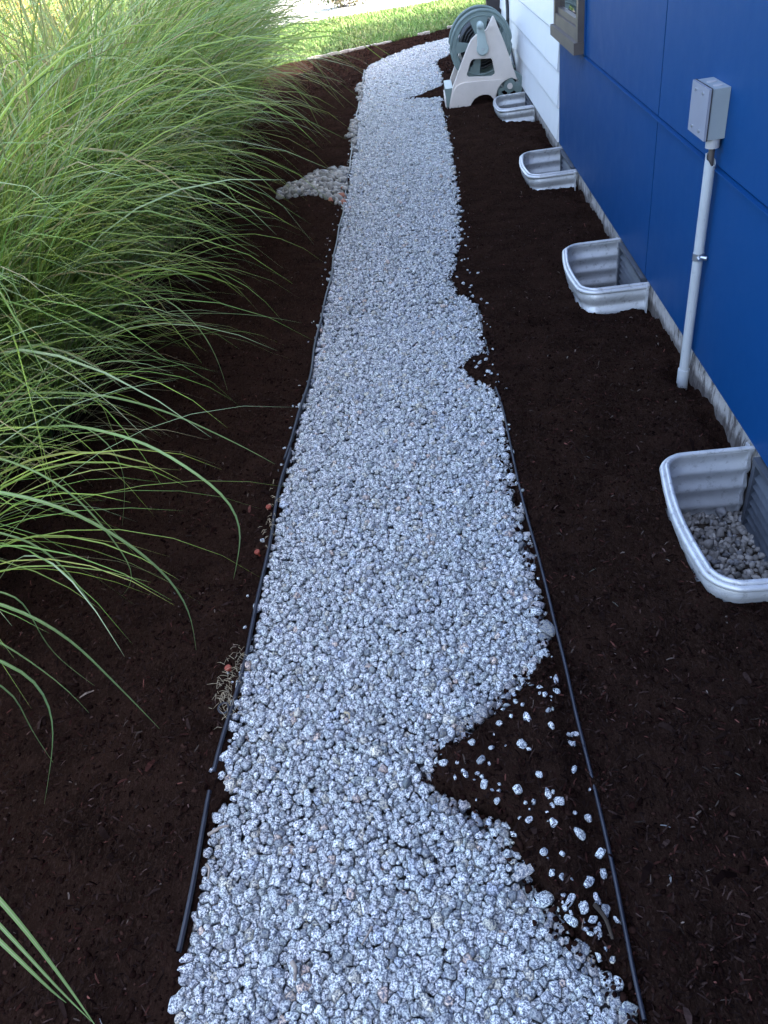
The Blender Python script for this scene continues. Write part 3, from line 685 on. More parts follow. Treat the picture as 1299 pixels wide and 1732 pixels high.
# ------------------------------------------------------------------ window wells
ord_ = ['nearest and largest corrugated window well, cut by the right edge, gravel inside',
        'second nearest corrugated window well, mulch smeared on its front, left of the grey conduit',
        'third nearest corrugated window well, at the far end of the blue panels',
        'farthest corrugated window well, below white siding in front of the hose reel wheel']
prof = [(-0.250, 0.000)]
z = -0.25
zs = np.linspace(-0.25, 0.080, 48)
for y0, lb in zip(WELL_Y, ord_):
    root = empty('window_well', (0.885, y0-WELL_W/2, 0), lb, 'window well', 'corrugated window wells along the wall'); inv = Matrix.Translation((-0.885, -(y0-WELL_W/2), 0))
    def fix(o): o.matrix_basis = inv @ o.matrix_basis; return o
    wo_ = well_outline(y0, 0.0, 5); base = catmull(np.c_[wo_, np.zeros(len(wo_))], 4)[:, :2]
    n = len(base); T = np.gradient(base, axis=0); T /= np.linalg.norm(T, axis=1)[:, None]; N = np.stack([T[:, 1], -T[:, 0]], 1)
    if (N[n//2] @ np.array([-1.0, 0])) < 0: N = -N
    rings = []
    offs = [(z_, 0.012*(0.5-0.5*math.cos(2*PI*(0.080-z_)/0.070))**0.7) for z_ in zs]
    lean = lambda z_: -0.10*max(0.0, 0.05-z_)*0
    for z_, of in offs: rings.append(np.c_[base+N*(of+0.0015), np.full(n, z_)])
    for z_, of in offs[::-1]: rings.append(np.c_[base+N*(of-0.0015), np.full(n, z_)])
    V = np.vstack(rings); m = len(rings); F = []
    for a in range(m):
        b = (a+1) % m
        for i in range(n-1): F.append((a*n+i, a*n+i+1, b*n+i+1, b*n+i))
    fix(link('shell', np_mesh('shell', V, F), M_WELL, root))
    # rolled rim: two beads side by side
    rim = np.c_[base+N*0.002, np.full(n, 0.086)]; fix(tube('rim', rim, 0.0074, M_WELL, root, 10))
    rim2 = np.c_[base+N*0.0135, np.full(n, 0.076)]; fix(tube('rim', rim2, 0.0092, M_WELL, root, 10))
    for yy in (y0, y0-WELL_W):           # flanges screwed flat to the wall
        s_ = 1 if yy == y0 else -1
        fl = fix(box('flange', (0.878, 0.884, min(yy, yy+s_*0.035), max(yy, yy+s_*0.035), -0.24, 0.086), M_WELL, root, 0.001, 1))
    # vent frame on the foundation inside the well
    fy0, fy1 = y0-WELL_W+0.07, y0-0.07
    vf = fix(box('vent', (0.8925, 0.8965, fy0, fy1, -0.17, 0.055), M_DARK, root))
    for d in ((0.872, 0.8965, fy0-0.02, fy0, -0.19, 0.075), (0.872, 0.8965, fy1, fy1+0.02, -0.19, 0.075), (0.870, 0.8965, fy0-0.02, fy1+0.02, 0.0752, 0.090), (0.855, 0.8965, fy0-0.02, fy1+0.02, -0.205, -0.1905)):
        box('frame', d, M_VENT, vf, 0.001, 1)
    for q in range(7):
        zq = -0.16+q*0.031; b = bmesh.new()
        vv = [b.verts.new(p) for p in ((0.876, fy0, zq), (0.876, fy1, zq), (0.891, fy1, zq+0.018), (0.891, fy0, zq+0.018), (0.877, fy0, zq-0.001), (0.877, fy1, zq-0.001), (0.892, fy1, zq+0.017), (0.892, fy0, zq+0.017))]
        for f in ((0,1,2,3),(7,6,5,4),(0,4,5,1),(1,5,6,2),(2,6,7,3),(3,7,4,0)): b.faces.new([vv[i] for i in f])
        bm_obj('louvre', b, M_VENT, vf)
    # stones on the floor of the well
    rr = np.random.default_rng(int(y0*100)); X, Y = jgrid(0.60, 0.89, y0-WELL_W, y0, 0.0165, rr); kk = (sdist(X, Y, well_outline(y0, -0.005)) < 0)
    P = np.stack([X[kk], Y[kk], -0.165+rr.normal(0, 0.006, kk.sum())], 1); vv_ = rr.lognormal(math.log(0.27), 0.4, len(P))[:, None]
    cc = vv_*np.array([1, 0.93, 0.87]); cc[rr.random(len(P)) < 0.25] *= np.array([0.75, 0.8, 0.9])
    sz_ = np.clip(rr.lognormal(math.log(0.0105), 0.42, len(P)), 0.005, 0.021); shp, F_ = packed_shapes(P, sz_, 2, rr, 0.97)
    so = build_packed('gravel', P, shp, F_, cc, M_PEBBLE, root); so['kind'] = 'stuff'; fix(so)
    fix(box('bed', (0.625, 0.893, y0-WELL_W+0.01, y0-0.01, -0.24, -0.170), M_SOIL, root))

# ------------------------------------------------------------------ electrical box and conduit
eb = empty('electrical_box', (0.885, 2.55, 0.0), 'grey outdoor junction box with a grey conduit running down the blue wall into mulch', 'junction box')
inv = Matrix.Translation((-0.885, -2.55, 0))
def fe(o): o.matrix_basis = inv @ o.matrix_basis; return o
BY0, BY1, BZ0, BZ1 = 2.468, 2.628, 0.825, 0.963; XF = 0.825
fe(box('box', (XF+0.008, 0.8845, BY0, BY1, BZ0, BZ1), M_BOX, eb, 0.004, 3))
fe(box('gasket', (XF+0.0055, XF+0.0088, BY0-0.0022, BY1+0.0022, BZ0-0.0022, BZ1+0.0022), M_GASKET, eb))
cv = fe(box('cover', (XF-0.002, XF+0.0054, BY0-0.001, BY1+0.001, BZ0-0.001, BZ1+0.001), M_BOXC, eb, 0.003, 2))
def cyl(name, p, q, r_, mat, parent, k=14): return tube(name, [p, q], r_, mat, parent, k)
for yy in (BY0+0.05, BY1-0.04):
    for zq in (BZ0+0.018, BZ1-0.018): cyl('screw', (XF-0.0055, yy, zq), (XF-0.0015, yy, zq), 0.0042, M_STEEL, cv)
for yy in (BY0+0.045, BY0+0.105): fe(cyl('knockout', (0.862, yy, BZ1-0.0005), (0.862, yy, BZ1+0.0012), 0.014, M_FITTING, eb, 20))
PY, PX = 2.492, 0.860
fe(cyl('adapter', (PX, PY, BZ0+0.001), (PX, PY, BZ0-0.028), 0.0205, M_FITTING, eb, 20))
fe(cyl('wire_sleeve', (PX, PY, BZ0-0.026), (PX, PY, BZ0-0.085), 0.0095, M_TRIM, eb, 16))
# pipe with a slanted broken top
b = bmesh.new(); k = 28; rings = []
for lev in range(3):
    ri = []
    for q in range(k):
        a = 2*PI*q/k
        ztop = BZ0-0.062+0.018*math.cos(a+0.3*PI+PI)+0.003*math.sin(5*a)
        rr_ = 0.0165 if lev < 2 else 0.0135
        zq = -0.02 if lev == 0 else ztop
        ri.append(b.verts.new((PX+rr_*math.cos(a), PY+rr_*math.sin(a), zq)))
    rings.append(ri)
ri = [b.verts.new((PX+0.0135*math.cos(2*PI*q/k), PY+0.0135*math.sin(2*PI*q/k), BZ0-0.14)) for q in range(k)]; rings.append(ri)
for a_, b_ in zip(rings[:-1], rings[1:]):
    for q in range(k): b.faces.new((a_[q], a_[(q+1) % k], b_[(q+1) % k], b_[q]))
pipe = fe(bm_obj('conduit', b, M_PIPE, eb, smooth=True))
fe(cyl('coupling', (PX, PY, 0.030), (PX, PY, -0.055), 0.0205, M_PIPE, eb, 22))
cl = fe(tube('clamp', [(PX, PY, 0.445), (PX, PY, 0.469)], 0.0185, M_STEEL, eb, 22))
tube('bolt', [(PX-0.006, PY-0.016, 0.457), (PX-0.006, PY-0.036, 0.457)], 0.0048, M_STEEL, cl, 10)
tube('ear', [(PX+0.004, PY-0.015, 0.457), (PX+0.020, PY-0.028, 0.457)], 0.007, M_STEEL, cl, 8)

# ------------------------------------------------------------------ hose reel
reel = empty('hose_reel', (0.53, 7.75, 0.0), 'beige and sage green wheeled garden hose reel cart standing beside the white siding', 'hose reel')
inv2 = Matrix.Translation((-0.53, -7.75, 0))
def fr(o): o.matrix_basis = inv2 @ o.matrix_basis; return o
def up_(px, py, y=7.6):
    d = M_CAM @ np.array([px-649.5, -(py-866.0), -1250.0]); t = y/d[1]; return (float(d[0]*t), float(CAM_H+d[2]*t))
def zoomp(L, y=7.6): return [up_(730+a/5.905, b/5.905, y) for a, b in L]
outer = zoomp([(172,1112),(188,1000),(212,870),(250,765),(290,650),(330,545),(370,445),(395,395),(440,350),(500,318),(542,298),(580,222),(605,165),(615,158),(628,175),(660,262),(695,345),(730,430),(765,530),(800,630),(832,722),(856,800),(800,775),(740,795),(700,830),(668,875),(652,930),(632,1005),(608,975),(590,952),(560,942),(510,944),(470,957),(430,985),(400,1030),(380,1075),(355,1105),(260,1108)])
hole = zoomp([(415,592),(592,582),(604,600),(632,722),(628,742),(600,762),(375,770),(356,758),(354,735),(392,615)])
def shrink(pts, c, f): return [(c[0]+(x-c[0])*f, c[1]+(z-c[1])*f) for x, z in pts]
fr(plate('side_frame', [outer, hole], 7.59, 7.635, M_BEIGE, reel, 0.006))
lower = zoomp([(174,1110),(190,1010),(215,910),(245,860),(285,832),(330,818),(500,800),(640,790),(760,782),(735,797),(698,828),(662,875),(645,930),(628,1000),(606,972),(588,950),(560,940),(510,942),(470,955),(428,983),(398,1028),(378,1073),(354,1104)])
fr(plate('lower_panel', [lower], 7.568, 7.592, M_BEIGE, reel, 0.005))
# the rear frame is the same outline set further back
fr(plate('side_frame', [outer, hole], 8.06, 8.10, M_BEIGE, reel, 0.006))
fr(box('tray', (0.19, 0.26, 7.637, 8.058, 0.0, 0.17), M_SAGE, reel, 0.008))
for q in range(3): fr(box('tray_rib', (0.182, 0.195, 7.64, 8.055, 0.02+q*0.03, 0.033+q*0.03), M_BEIGE, reel, 0.002))
CX, CZ = 0.535, 0.455
def disc(y, rad=0.262):
    holes = []
    for a0 in (0.35, 2.0, 3.3, 4.6):
        a1 = a0+0.88; ro, ri_ = rad*0.82, rad*0.38
        holes.append([(CX+ro*math.cos(a), CZ+ro*math.sin(a)) for a in np.linspace(a0, a1, 9)]+[(CX+ri_*math.cos(a), CZ+ri_*math.sin(a)) for a in np.linspace(a1-0.05, a0+0.05, 7)])
    d_ = fr(plate('reel_disc', [circle(CX, CZ, rad, 64)]+holes, y-0.006, y+0.006, M_SAGE, reel, 0.002))
    a = np.linspace(0, 2*PI, 64, endpoint=False)
    tube('rim', np.c_[CX+rad*np.cos(a), np.full(64, y), CZ+rad*np.sin(a)], 0.013, M_SAGE, d_, 10, True)
    tube('ring', np.c_[CX+rad*0.86*np.cos(a), np.full(64, y-0.006), CZ+rad*0.86*np.sin(a)], 0.006, M_SAGE, d_, 8, True)
disc(7.70); disc(8.0)
fr(cyl('drum', (CX, 7.71, CZ), (CX, 7.99, CZ), 0.085, M_SAGE, reel, 32))
fr(cyl('axle', (CX, 7.58, CZ), (CX, 8.10, CZ), 0.02, M_BEIGE, reel, 18))
hp_ = []
for t_ in np.linspace(0, 1, 620):
    lay = 0.105+0.024*int(t_*4); a = t_*2*PI*36; fy_ = (t_*4) % 1; fy_ = fy_ if int(t_*4) % 2 == 0 else 1-fy_
    hp_.append((CX+lay*math.cos(a), 7.725+0.25*fy_, CZ+lay*math.sin(a)))
fr(tube('coiled_hose', hp_, 0.0105, M_HOSE, reel, 7))
# crank
kx, kz = up_(811, 41); hx, hz = up_(816, 82)
crank = fr(plate('crank_arm', [[(hx+0.045*math.cos(a), hz+0.045*math.sin(a)) for a in np.linspace(PI*0.97, 2*PI*1.015, 20)]+[(kx+0.028*math.cos(a), kz+0.028*math.sin(a)) for a in np.linspace(0, PI, 10)]], 7.555, 7.575, M_PALESAGE, reel, 0.004))
cyl('boss', (hx, 7.575, hz), (hx, 7.60, hz), 0.052, M_PALESAGE, crank, 28)
cyl('bolt', (hx, 7.548, hz), (hx, 7.556, hz), 0.007, M_STEEL, crank, 10)
tube('handle', [(kx, 7.556, kz), (kx, 7.53, kz), (kx, 7.47, kz+0.004), (kx, 7.45, kz+0.005)], [0.020, 0.024, 0.027, 0.015], M_PALESAGE, crank, 18)
bx_, bz_ = up_(832, 45.5); fr(cyl('bolt', (bx_, 7.583, bz_), (bx_, 7.592, bz_), 0.014, M_BEIGE, reel, 12))
def wheel(y):
    wx, wz, wr_ = 0.765, 0.125, 0.118
    holes = [[(wx+0.085*math.cos(a), wz+0.085*math.sin(a)) for a in np.linspace(a0, a0+0.8, 8)]+[(wx+0.055*math.cos(a), wz+0.055*math.sin(a)) for a in np.linspace(a0+0.72, a0+0.1, 6)] for a0 in (0.25, 1.35, 2.45, 3.6, 4.7)]
    w_ = fr(plate('wheel', [circle(wx, wz, wr_, 48)]+holes, y-0.018, y+0.018, M_SAGE, reel, 0.004))
    a = np.linspace(0, 2*PI, 48, endpoint=False)
    tube('tyre', np.c_[wx+(wr_-0.004)*np.cos(a), np.full(48, y-0.01), wz+(wr_-0.004)*np.sin(a)], 0.011, M_SAGE, w_, 8, True)
    cyl('hub', (wx, y-0.04, wz), (wx, y+0.03, wz), 0.024, M_BEIGE, w_, 18)
wheel(7.612); wheel(8.08)
# black hose hanging down the white siding
hose_pts = catmull([(0.862,8.75,1.3),(0.858,8.62,0.95),(0.862,8.58,0.67),(0.858,8.52,0.55),(0.856,8.50,0.42),(0.858,8.45,0.35),(0.86,8.20,0.24),(0.86,8.05,0.16),(0.84,8.0,0.05),(0.80,8.05,0.02)], 8)
tag(tube('garden_hose', hose_pts, 0.0155, M_HOSE, None, 10), 'black garden hose hanging down the white siding behind the hose reel', 'hose')
tag(box('tap_box', (0.845, 0.878, 8.70, 8.80, 1.28, 1.38), M_STEEL, None, 0.004), 'metal hose tap on the white siding above the hose, just out of frame', 'tap')

# ------------------------------------------------------------------ small things by the left edging
caps = [(456, 858, 'orange plastic cap in the mulch, farthest of three along the left edging'), (437, 934, 'orange plastic cap in the mulch, middle one of three along the left edging'), (388, 1130, 'orange plastic cap above the dry straw tuft, nearest of three along the left edging')]
for px, py, lb in caps:
    x, y = ground_at(px, py, 0.02); r_ = 0.0092
    P = [(0, 0, -0.03), (0, 0, 0.012), (0, 0, 0.0121), (0, 0, 0.017), (0, 0, 0.0195)]
    V, F = tube_arrays(np.array(P)+np.array([0, 0, 0])*0, np.array([0.003, 0.003, r_, r_, r_*0.8]), 16)
    me = bpy.data.meshes.new('stake_cap'); me.from_pydata([tuple(v_) for v_ in V], [], [tuple(dict.fromkeys(f)) for f in F]); me.update()
    o = link('stake_cap', me, M_ORANGE); o.location = (x, y, 0.010); o.rotation_euler = (R(12), R(-8), 0); tag(o, lb, 'cap', 'orange caps along the left edging')
x, y = ground_at(381, 1203, 0.01); a = np.linspace(0, 2*PI, 28, endpoint=False)
o = tube('plastic_ring', np.c_[0.013*np.cos(a), 0.013*np.sin(a), 0.002*np.cos(2*a)], 0.0026, M_BLACKPL, None, 8, True); o.location = (x, y, 0.024); o.rotation_euler = (R(20), 0, 0); tag(o, 'small black plastic ring lying in the mulch below the straw tuft', 'ring')
def twig(pa, pb, rad, label, z=0.02, mat=M_TWIG, curve=0.004):
    a = np.array([*ground_at(*pa, z), z]); b = np.array([*ground_at(*pb, z), z+0.004]); m_ = (a+b)/2+np.array([curve, curve, 0.003])
    P = catmull([a, m_, b], 6); n = len(P)
    o = tube('twig', P, np.linspace(rad, rad*0.55, n), mat, None, 7); tag(o, label, 'twig'); return o
twig((352,1412), (388,1398), 0.0042, 'pale dry twig resting across the left edging onto the gravel', 0.024)
twig((349,1462), (353,1488), 0.0034, 'short upright pale twig beside the left edging below the longer twig', 0.02)
twig((629,1568), (612,1600), 0.0026, 'thin tan wood sliver lying on gravel near bottom centre', 0.018)
twig((494,1628), (499,1660), 0.0052, 'stubby grey wood piece lying on gravel near the bottom left', 0.017)
twig((583,1205), (592,1218), 0.0034, 'small orange brown wood chip on the gravel, middle of the path', 0.014, M_STRAW)
twig((1006,1530), (1036,1590), 0.005, 'dark flat bark sliver lying at the right rim of the gravel near the bottom', 0.026, M_SOIL)
# straw tuft
r3 = np.random.default_rng(77); V = []; F = []
def strands(spots, n, Lr, rad, lift=0.02):
    for _ in range(n):
        px, py = spots[r3.integers(len(spots))]; x, y = ground_at(px+r3.normal(0, 9), py+r3.normal(0, 14), 0.02); L = r3.uniform(*Lr); a = r3.uniform(0, 2*PI)
        p0 = np.array([x, y, 0.016+r3.uniform(0, 0.01)]); d = np.array([math.cos(a), math.sin(a), r3.normal(0, 0.3)])*L
        P = [p0, p0+d*0.5+np.array([0, 0, abs(r3.normal(0, 0.006))]), p0+d]
        P[2][2] = max(P[2][2], 0.012); v_, f_ = tube_arrays(P, np.array([rad, rad, rad*0.5]), 4); b0 = sum(len(q) for q in V); V.append(v_); F.extend([tuple(i+b0 for i in dict.fromkeys(f)) for f in f_])
strands([(385,1165),(378,1180),(395,1145),(390,1190),(402,1120)], 130, (0.008, 0.030), 0.00055)
strands([(462,870),(468,850),(455,900)], 40, (0.008, 0.02), 0.0009)
me = bpy.data.meshes.new('dry_straw'); me.from_pydata([tuple(q) for q in np.vstack(V)], [], F); me.update()
tag(link('dry_straw', me, M_STRAW), 'tuft of pale dry straw poking out beside the left edging', 'straw', kind='stuff')

# ------------------------------------------------------------------ tall ornamental grasses
def blade_arrays(C, W, twist=None):
    """C (n,K,3) centre lines, W (n,K) half widths -> verts (n*K*3), faces, rib"""
    n, K, _ = C.shape; T = np.gradient(C, axis=1); T /= np.linalg.norm(T, axis=2)[..., None]+1e-9
    h = C[:, -1]-C[:, 0]; h[:, 2] = 0; h /= np.linalg.norm(h, axis=1)[:, None]+1e-9
    S = np.stack([-h[:, 1], h[:, 0], np.zeros(n)], 1)[:, None, :].repeat(K, 1)
    S = S-T*(S*T).sum(2)[..., None]; S /= np.linalg.norm(S, axis=2)[..., None]+1e-9
    N = np.cross(S, T)
    if twist is not None:
        tw = twist; S, N = S*np.cos(tw)[..., None]+N*np.sin(tw)[..., None], N*np.cos(tw)[..., None]-S*np.sin(tw)[..., None]
    V = np.stack([C+S*W[..., None]+N*W[..., None]*0.35, C, C-S*W[..., None]+N*W[..., None]*0.35], 2)
    a = np.arange(n)[:, None]*K*3+np.arange(K-1)[None]*3; a = a.ravel()
    F = np.concatenate([np.stack([a, a+1, a+4, a+3], 1), np.stack([a+1, a+2, a+5, a+4], 1)])
    rib = np.tile(np.array([0, 1.0, 0]), n*K)
    return V.reshape(-1, 3), F, rib
def arcs(n, cx, cy, r, Lr, end, spread, az=None, azs=PI, K=12, r0=0.22, start=(0.05, 0.35)):
    b = r.uniform(0, 2*PI, n); q = r0*np.sqrt(r.random(n)); bx, by = cx+q*np.cos(b), cy+q*np.sin(b)
    phi = (np.arctan2(by-cy, bx-cx)+r.normal(0, 0.6, n)) if az is None else az+r.normal(0, azs, n)
    L = r.uniform(*Lr, n); t0 = r.uniform(*start, n)+q/r0*0.15; t1 = r.uniform(*end, n); pw = r.uniform(1.1, 2.2, n); dphi = r.normal(0, spread, n)
    s = np.linspace(0, 1, K); th = t0[:, None]+(t1-t0)[:, None]*s[None]**pw[:, None]; ph = phi[:, None]+dphi[:, None]*s[None]
    ds = (L/(K-1))[:, None]; dx = np.sin(th)*np.cos(ph)*ds; dy = np.sin(th)*np.sin(ph)*ds; dz = np.cos(th)*ds
    C = np.zeros((n, K, 3)); C[:, 0] = np.stack([bx, by, np.full(n, 0.0)], 1)
    C[:, 1:, 0] = bx[:, None]+np.cumsum(dx[:, :-1], 1); C[:, 1:, 1] = by[:, None]+np.cumsum(dy[:, :-1], 1); C[:, 1:, 2] = np.cumsum(dz[:, :-1], 1)
    C[..., 2] = np.maximum(C[..., 2], 0.015+0.004*r.random((n, 1))); return C
def widths(n, K, r, w=(0.0028, 0.0055)):
    s = np.linspace(0, 1, K); p_ = np.minimum(1, 0.35+s*3.0)*(1-s**2.2)**0.9+0.03
    return r.uniform(*w, n)[:, None]*p_[None]
def blade_tints(n, r, dry=0.08, pale=0.12):
    v = r.lognormal(0, 0.22, n)[:, None]; c = v*np.array([0.20, 0.30, 0.036]); k = r.random(n)
    c[k < 0.35] = (v*np.array([0.13, 0.25, 0.036]))[k < 0.35]; c[(k > 0.35) & (k < 0.35+pale)] = (v*np.array([0.30, 0.40, 0.20]))[(k > 0.35) & (k < 0.35+pale)]
    c[k > 1-dry] = (v*np.array([0.30, 0.24, 0.11]))[k > 1-dry]; c[(k > 0.80-dry) & (k < 0.86-dry)] = (v*np.array([0.30, 0.34, 0.07]))[(k > 0.80-dry) & (k < 0.86-dry)]
    return np.clip(c, 0.01, 0.45)
def mk_blades(name, C, W, tints, parent, off, twist=None, kind=None):
    V, F, rib = blade_arrays(C-off, W, twist); K = C.shape[1]
    o = link(name, np_mesh(name, V, F, True, np.repeat(tints, K*3, 0), rib), M_BLADE, parent)
    if kind: o['kind'] = kind
    return o
HERO = {
 'a': ((-2.05,2.60),[(-1.799,2.631,.294),(-1.529,2.673,.368),(-1.28,2.712,.406),(-1.053,2.747,.385),(-.829,2.781,.34),(-.697,2.802,.296),(-.586,2.819,.25)],.0052),
 'b': ((-1.95,1.9),[(-1.40,1.986,.505),(-1.261,2.01,.486),(-1.095,2.039,.435),(-.938,2.066,.339),(-.815,2.087,.228),(-.719,2.104,.132),(-.646,2.117,.05)],.0062),
 'c': ((-1.9,2.2),[(-1.479,1.98,.341),(-1.263,1.868,.44),(-1.095,1.78,.49),(-.922,1.689,.494),(-.808,1.63,.481),(-.698,1.573,.421),(-.61,1.527,.356),(-.605,1.524,.264),(-.641,1.543,.163),(-.704,1.576,.02)],.005),
 'd': ((-1.75,1.4),[(-1.062,1.334,.588),(-.957,1.325,.554),(-.877,1.318,.496),(-.803,1.311,.414),(-.747,1.306,.313),(-.726,1.304,.184),(-.759,1.307,.02)],.0056),
 'e': ((-1.75,1.0),[(-.976,1.051,.503),(-.924,1.055,.448),(-.877,1.057,.372),(-.847,1.059,.243),(-.82,1.061,.126),(-.798,1.062,.02)],.0052),
 'f': ((-1.75,1.3),[(-1.112,1.324,.478),(-1.043,1.326,.433),(-1.006,1.327,.344),(-.99,1.328,.19),(-.981,1.328,.02)],.0045),
 'h': ((-1.7,.8),[(-.898,.889,.51),(-.872,.892,.468),(-.857,.894,.409),(-.873,.892,.324),(-.935,.885,.19),(-1.026,.875,.02)],.004),
 'i': ((-2.0,3.4),[(-1.728,3.203,.381),(-1.317,2.905,.47),(-1.098,2.746,.466),(-.956,2.643,.384),(-.902,2.604,.258),(-.899,2.601,.1)],.0045),
}
def hero_px(B, pts, zt, w):
    T = np.array([*ground_at(*pts[-1], zt), zt]); Bv = np.array([*B, 0.0]); nrm = np.cross(T-Bv, [0, 0, 1.0]); out = []
    for px, py in pts:
        d = M_CAM @ np.array([px-649.5, -(py-866.0), -1250.0]); t = np.dot(Bv-np.array([0, 0, CAM_H]), nrm)/np.dot(d, nrm); out.append(tuple(np.array([0, 0, CAM_H])+d*t))
    return (B, out, w)
def hero_z(B, pts, z0, z1, w):
    n = len(pts); return (B, [(*ground_at(px, py, z0+(z1-z0)*(i/(n-1))**1.4), z0+(z1-z0)*(i/(n-1))**1.4) for i, (px, py) in enumerate(pts)], w)
HERO['g1'] = hero_z((-1.55,1.15), [(-60,1455),(0,1518),(40,1570),(80,1620),(120,1675),(165,1740)], 0.40, 0.20, .0058)
HERO['g2'] = hero_z((-1.55,1.05), [(-60,1500),(0,1565),(50,1620),(100,1675),(155,1728)], 0.37, 0.17, .0048)
HERO['g3'] = hero_z((-1.50,1.00), [(-60,1530),(0,1592),(50,1640),(90,1680),(112,1696)], 0.34, 0.18, .0058)
HERO['j'] = hero_px((-1.9,1.7), [(0,775),(70,800),(140,850),(200,925),(230,975),(205,1010)], 0.05, .0035)
HERO['k'] = hero_px((-1.9,2.1), [(0,690),(90,705),(170,735),(210,800),(207,890)], 0.02, .003)
HERO['l'] = hero_px((-1.8,1.2), [(0,1000),(35,1010),(70,1075),(95,1110),(160,1160)], 0.02, .0032)
HERO['m'] = hero_px((-1.8,1.0), [(0,1085),(50,1120),(110,1160),(150,1205)], 0.1, .0038)
HERO['n'] = hero_px((-1.7,.75), [(0,1155),(30,1200),(60,1245),(90,1290)], 0.02, .0036)
def hero_curve(B, pts, K=48):
    pts = np.array(pts); P0, P1 = pts[0], pts[1]; B3 = np.array([*B, 0.01]); hor = P0-B3
    sl = (P1[2]-P0[2])/(np.linalg.norm((P1-P0)[:2])+1e-6); D = np.linalg.norm(hor[:2])
    mid = B3+hor*0.45; mid[2] = min(max(P0[2]-sl*D*0.30, P0[2]*0.85), max(P0[2]+0.12, 0.95)); q = B3+hor*0.15; q[2] = mid[2]*0.6
    C = catmull(np.vstack([B3, q, mid, pts]), 8); s = np.r_[0, np.cumsum(np.linalg.norm(np.diff(C, axis=0), axis=1))]; u_ = np.linspace(0, s[-1], K)
    C = np.stack([np.interp(u_, s, C[:, i]) for i in range(3)], 1)
    for _ in range(4): C[1:-1] = 0.25*C[:-2]+0.5*C[1:-1]+0.25*C[2:]
    C[:, 2] = np.maximum(C[:, 2], 0.014); return C
clumps = [((-1.98,0.55),420,1.0,'big arching grass clump nearest the camera, only its tips reaching in at the left edge','g1 g2 g3 n h m'),
          ((-1.80,1.50),900,0.95,'arching grass clump rooted outside the left edge whose long blades cross the mulch','d e f l j'),
          ((-1.90,2.55),1500,1.0,'leafy arching grass clump at middle left with blades drooping toward the orange caps','a b c k'),
          ((-1.95,3.60),1450,1.12,'dense arching grass clump left of the path, just nearer than the pebble heap','i'),
          ((-1.92,4.75),1300,1.2,'dense arching grass clump left of the path, level with the pebble heap',''),
          ((-1.95,6.00),1200,1.15,'dense arching grass clump just beyond the pebble heap',''),
          ((-2.0,7.30),1050,1.15,'second farthest arching grass clump overhanging the left path edge',''),
          ((-2.1,8.70),1000,1.15,'farthest arching grass clump of the front row, beside the curved lawn edge',''),
          ((-3.30,4.3),700,1.2,'nearest grass clump of the back row, at the upper left corner',''),
          ((-3.35,6.2),700,1.2,'middle grass clump of the back row, sunlit, upper left',''),
          ((-3.1,10.2),700,1.2,'farthest grass clump of the back row, sunlit, top left','')]
rg = np.random.default_rng(123)
GG = 'tall arching ornamental grasses along the left side'
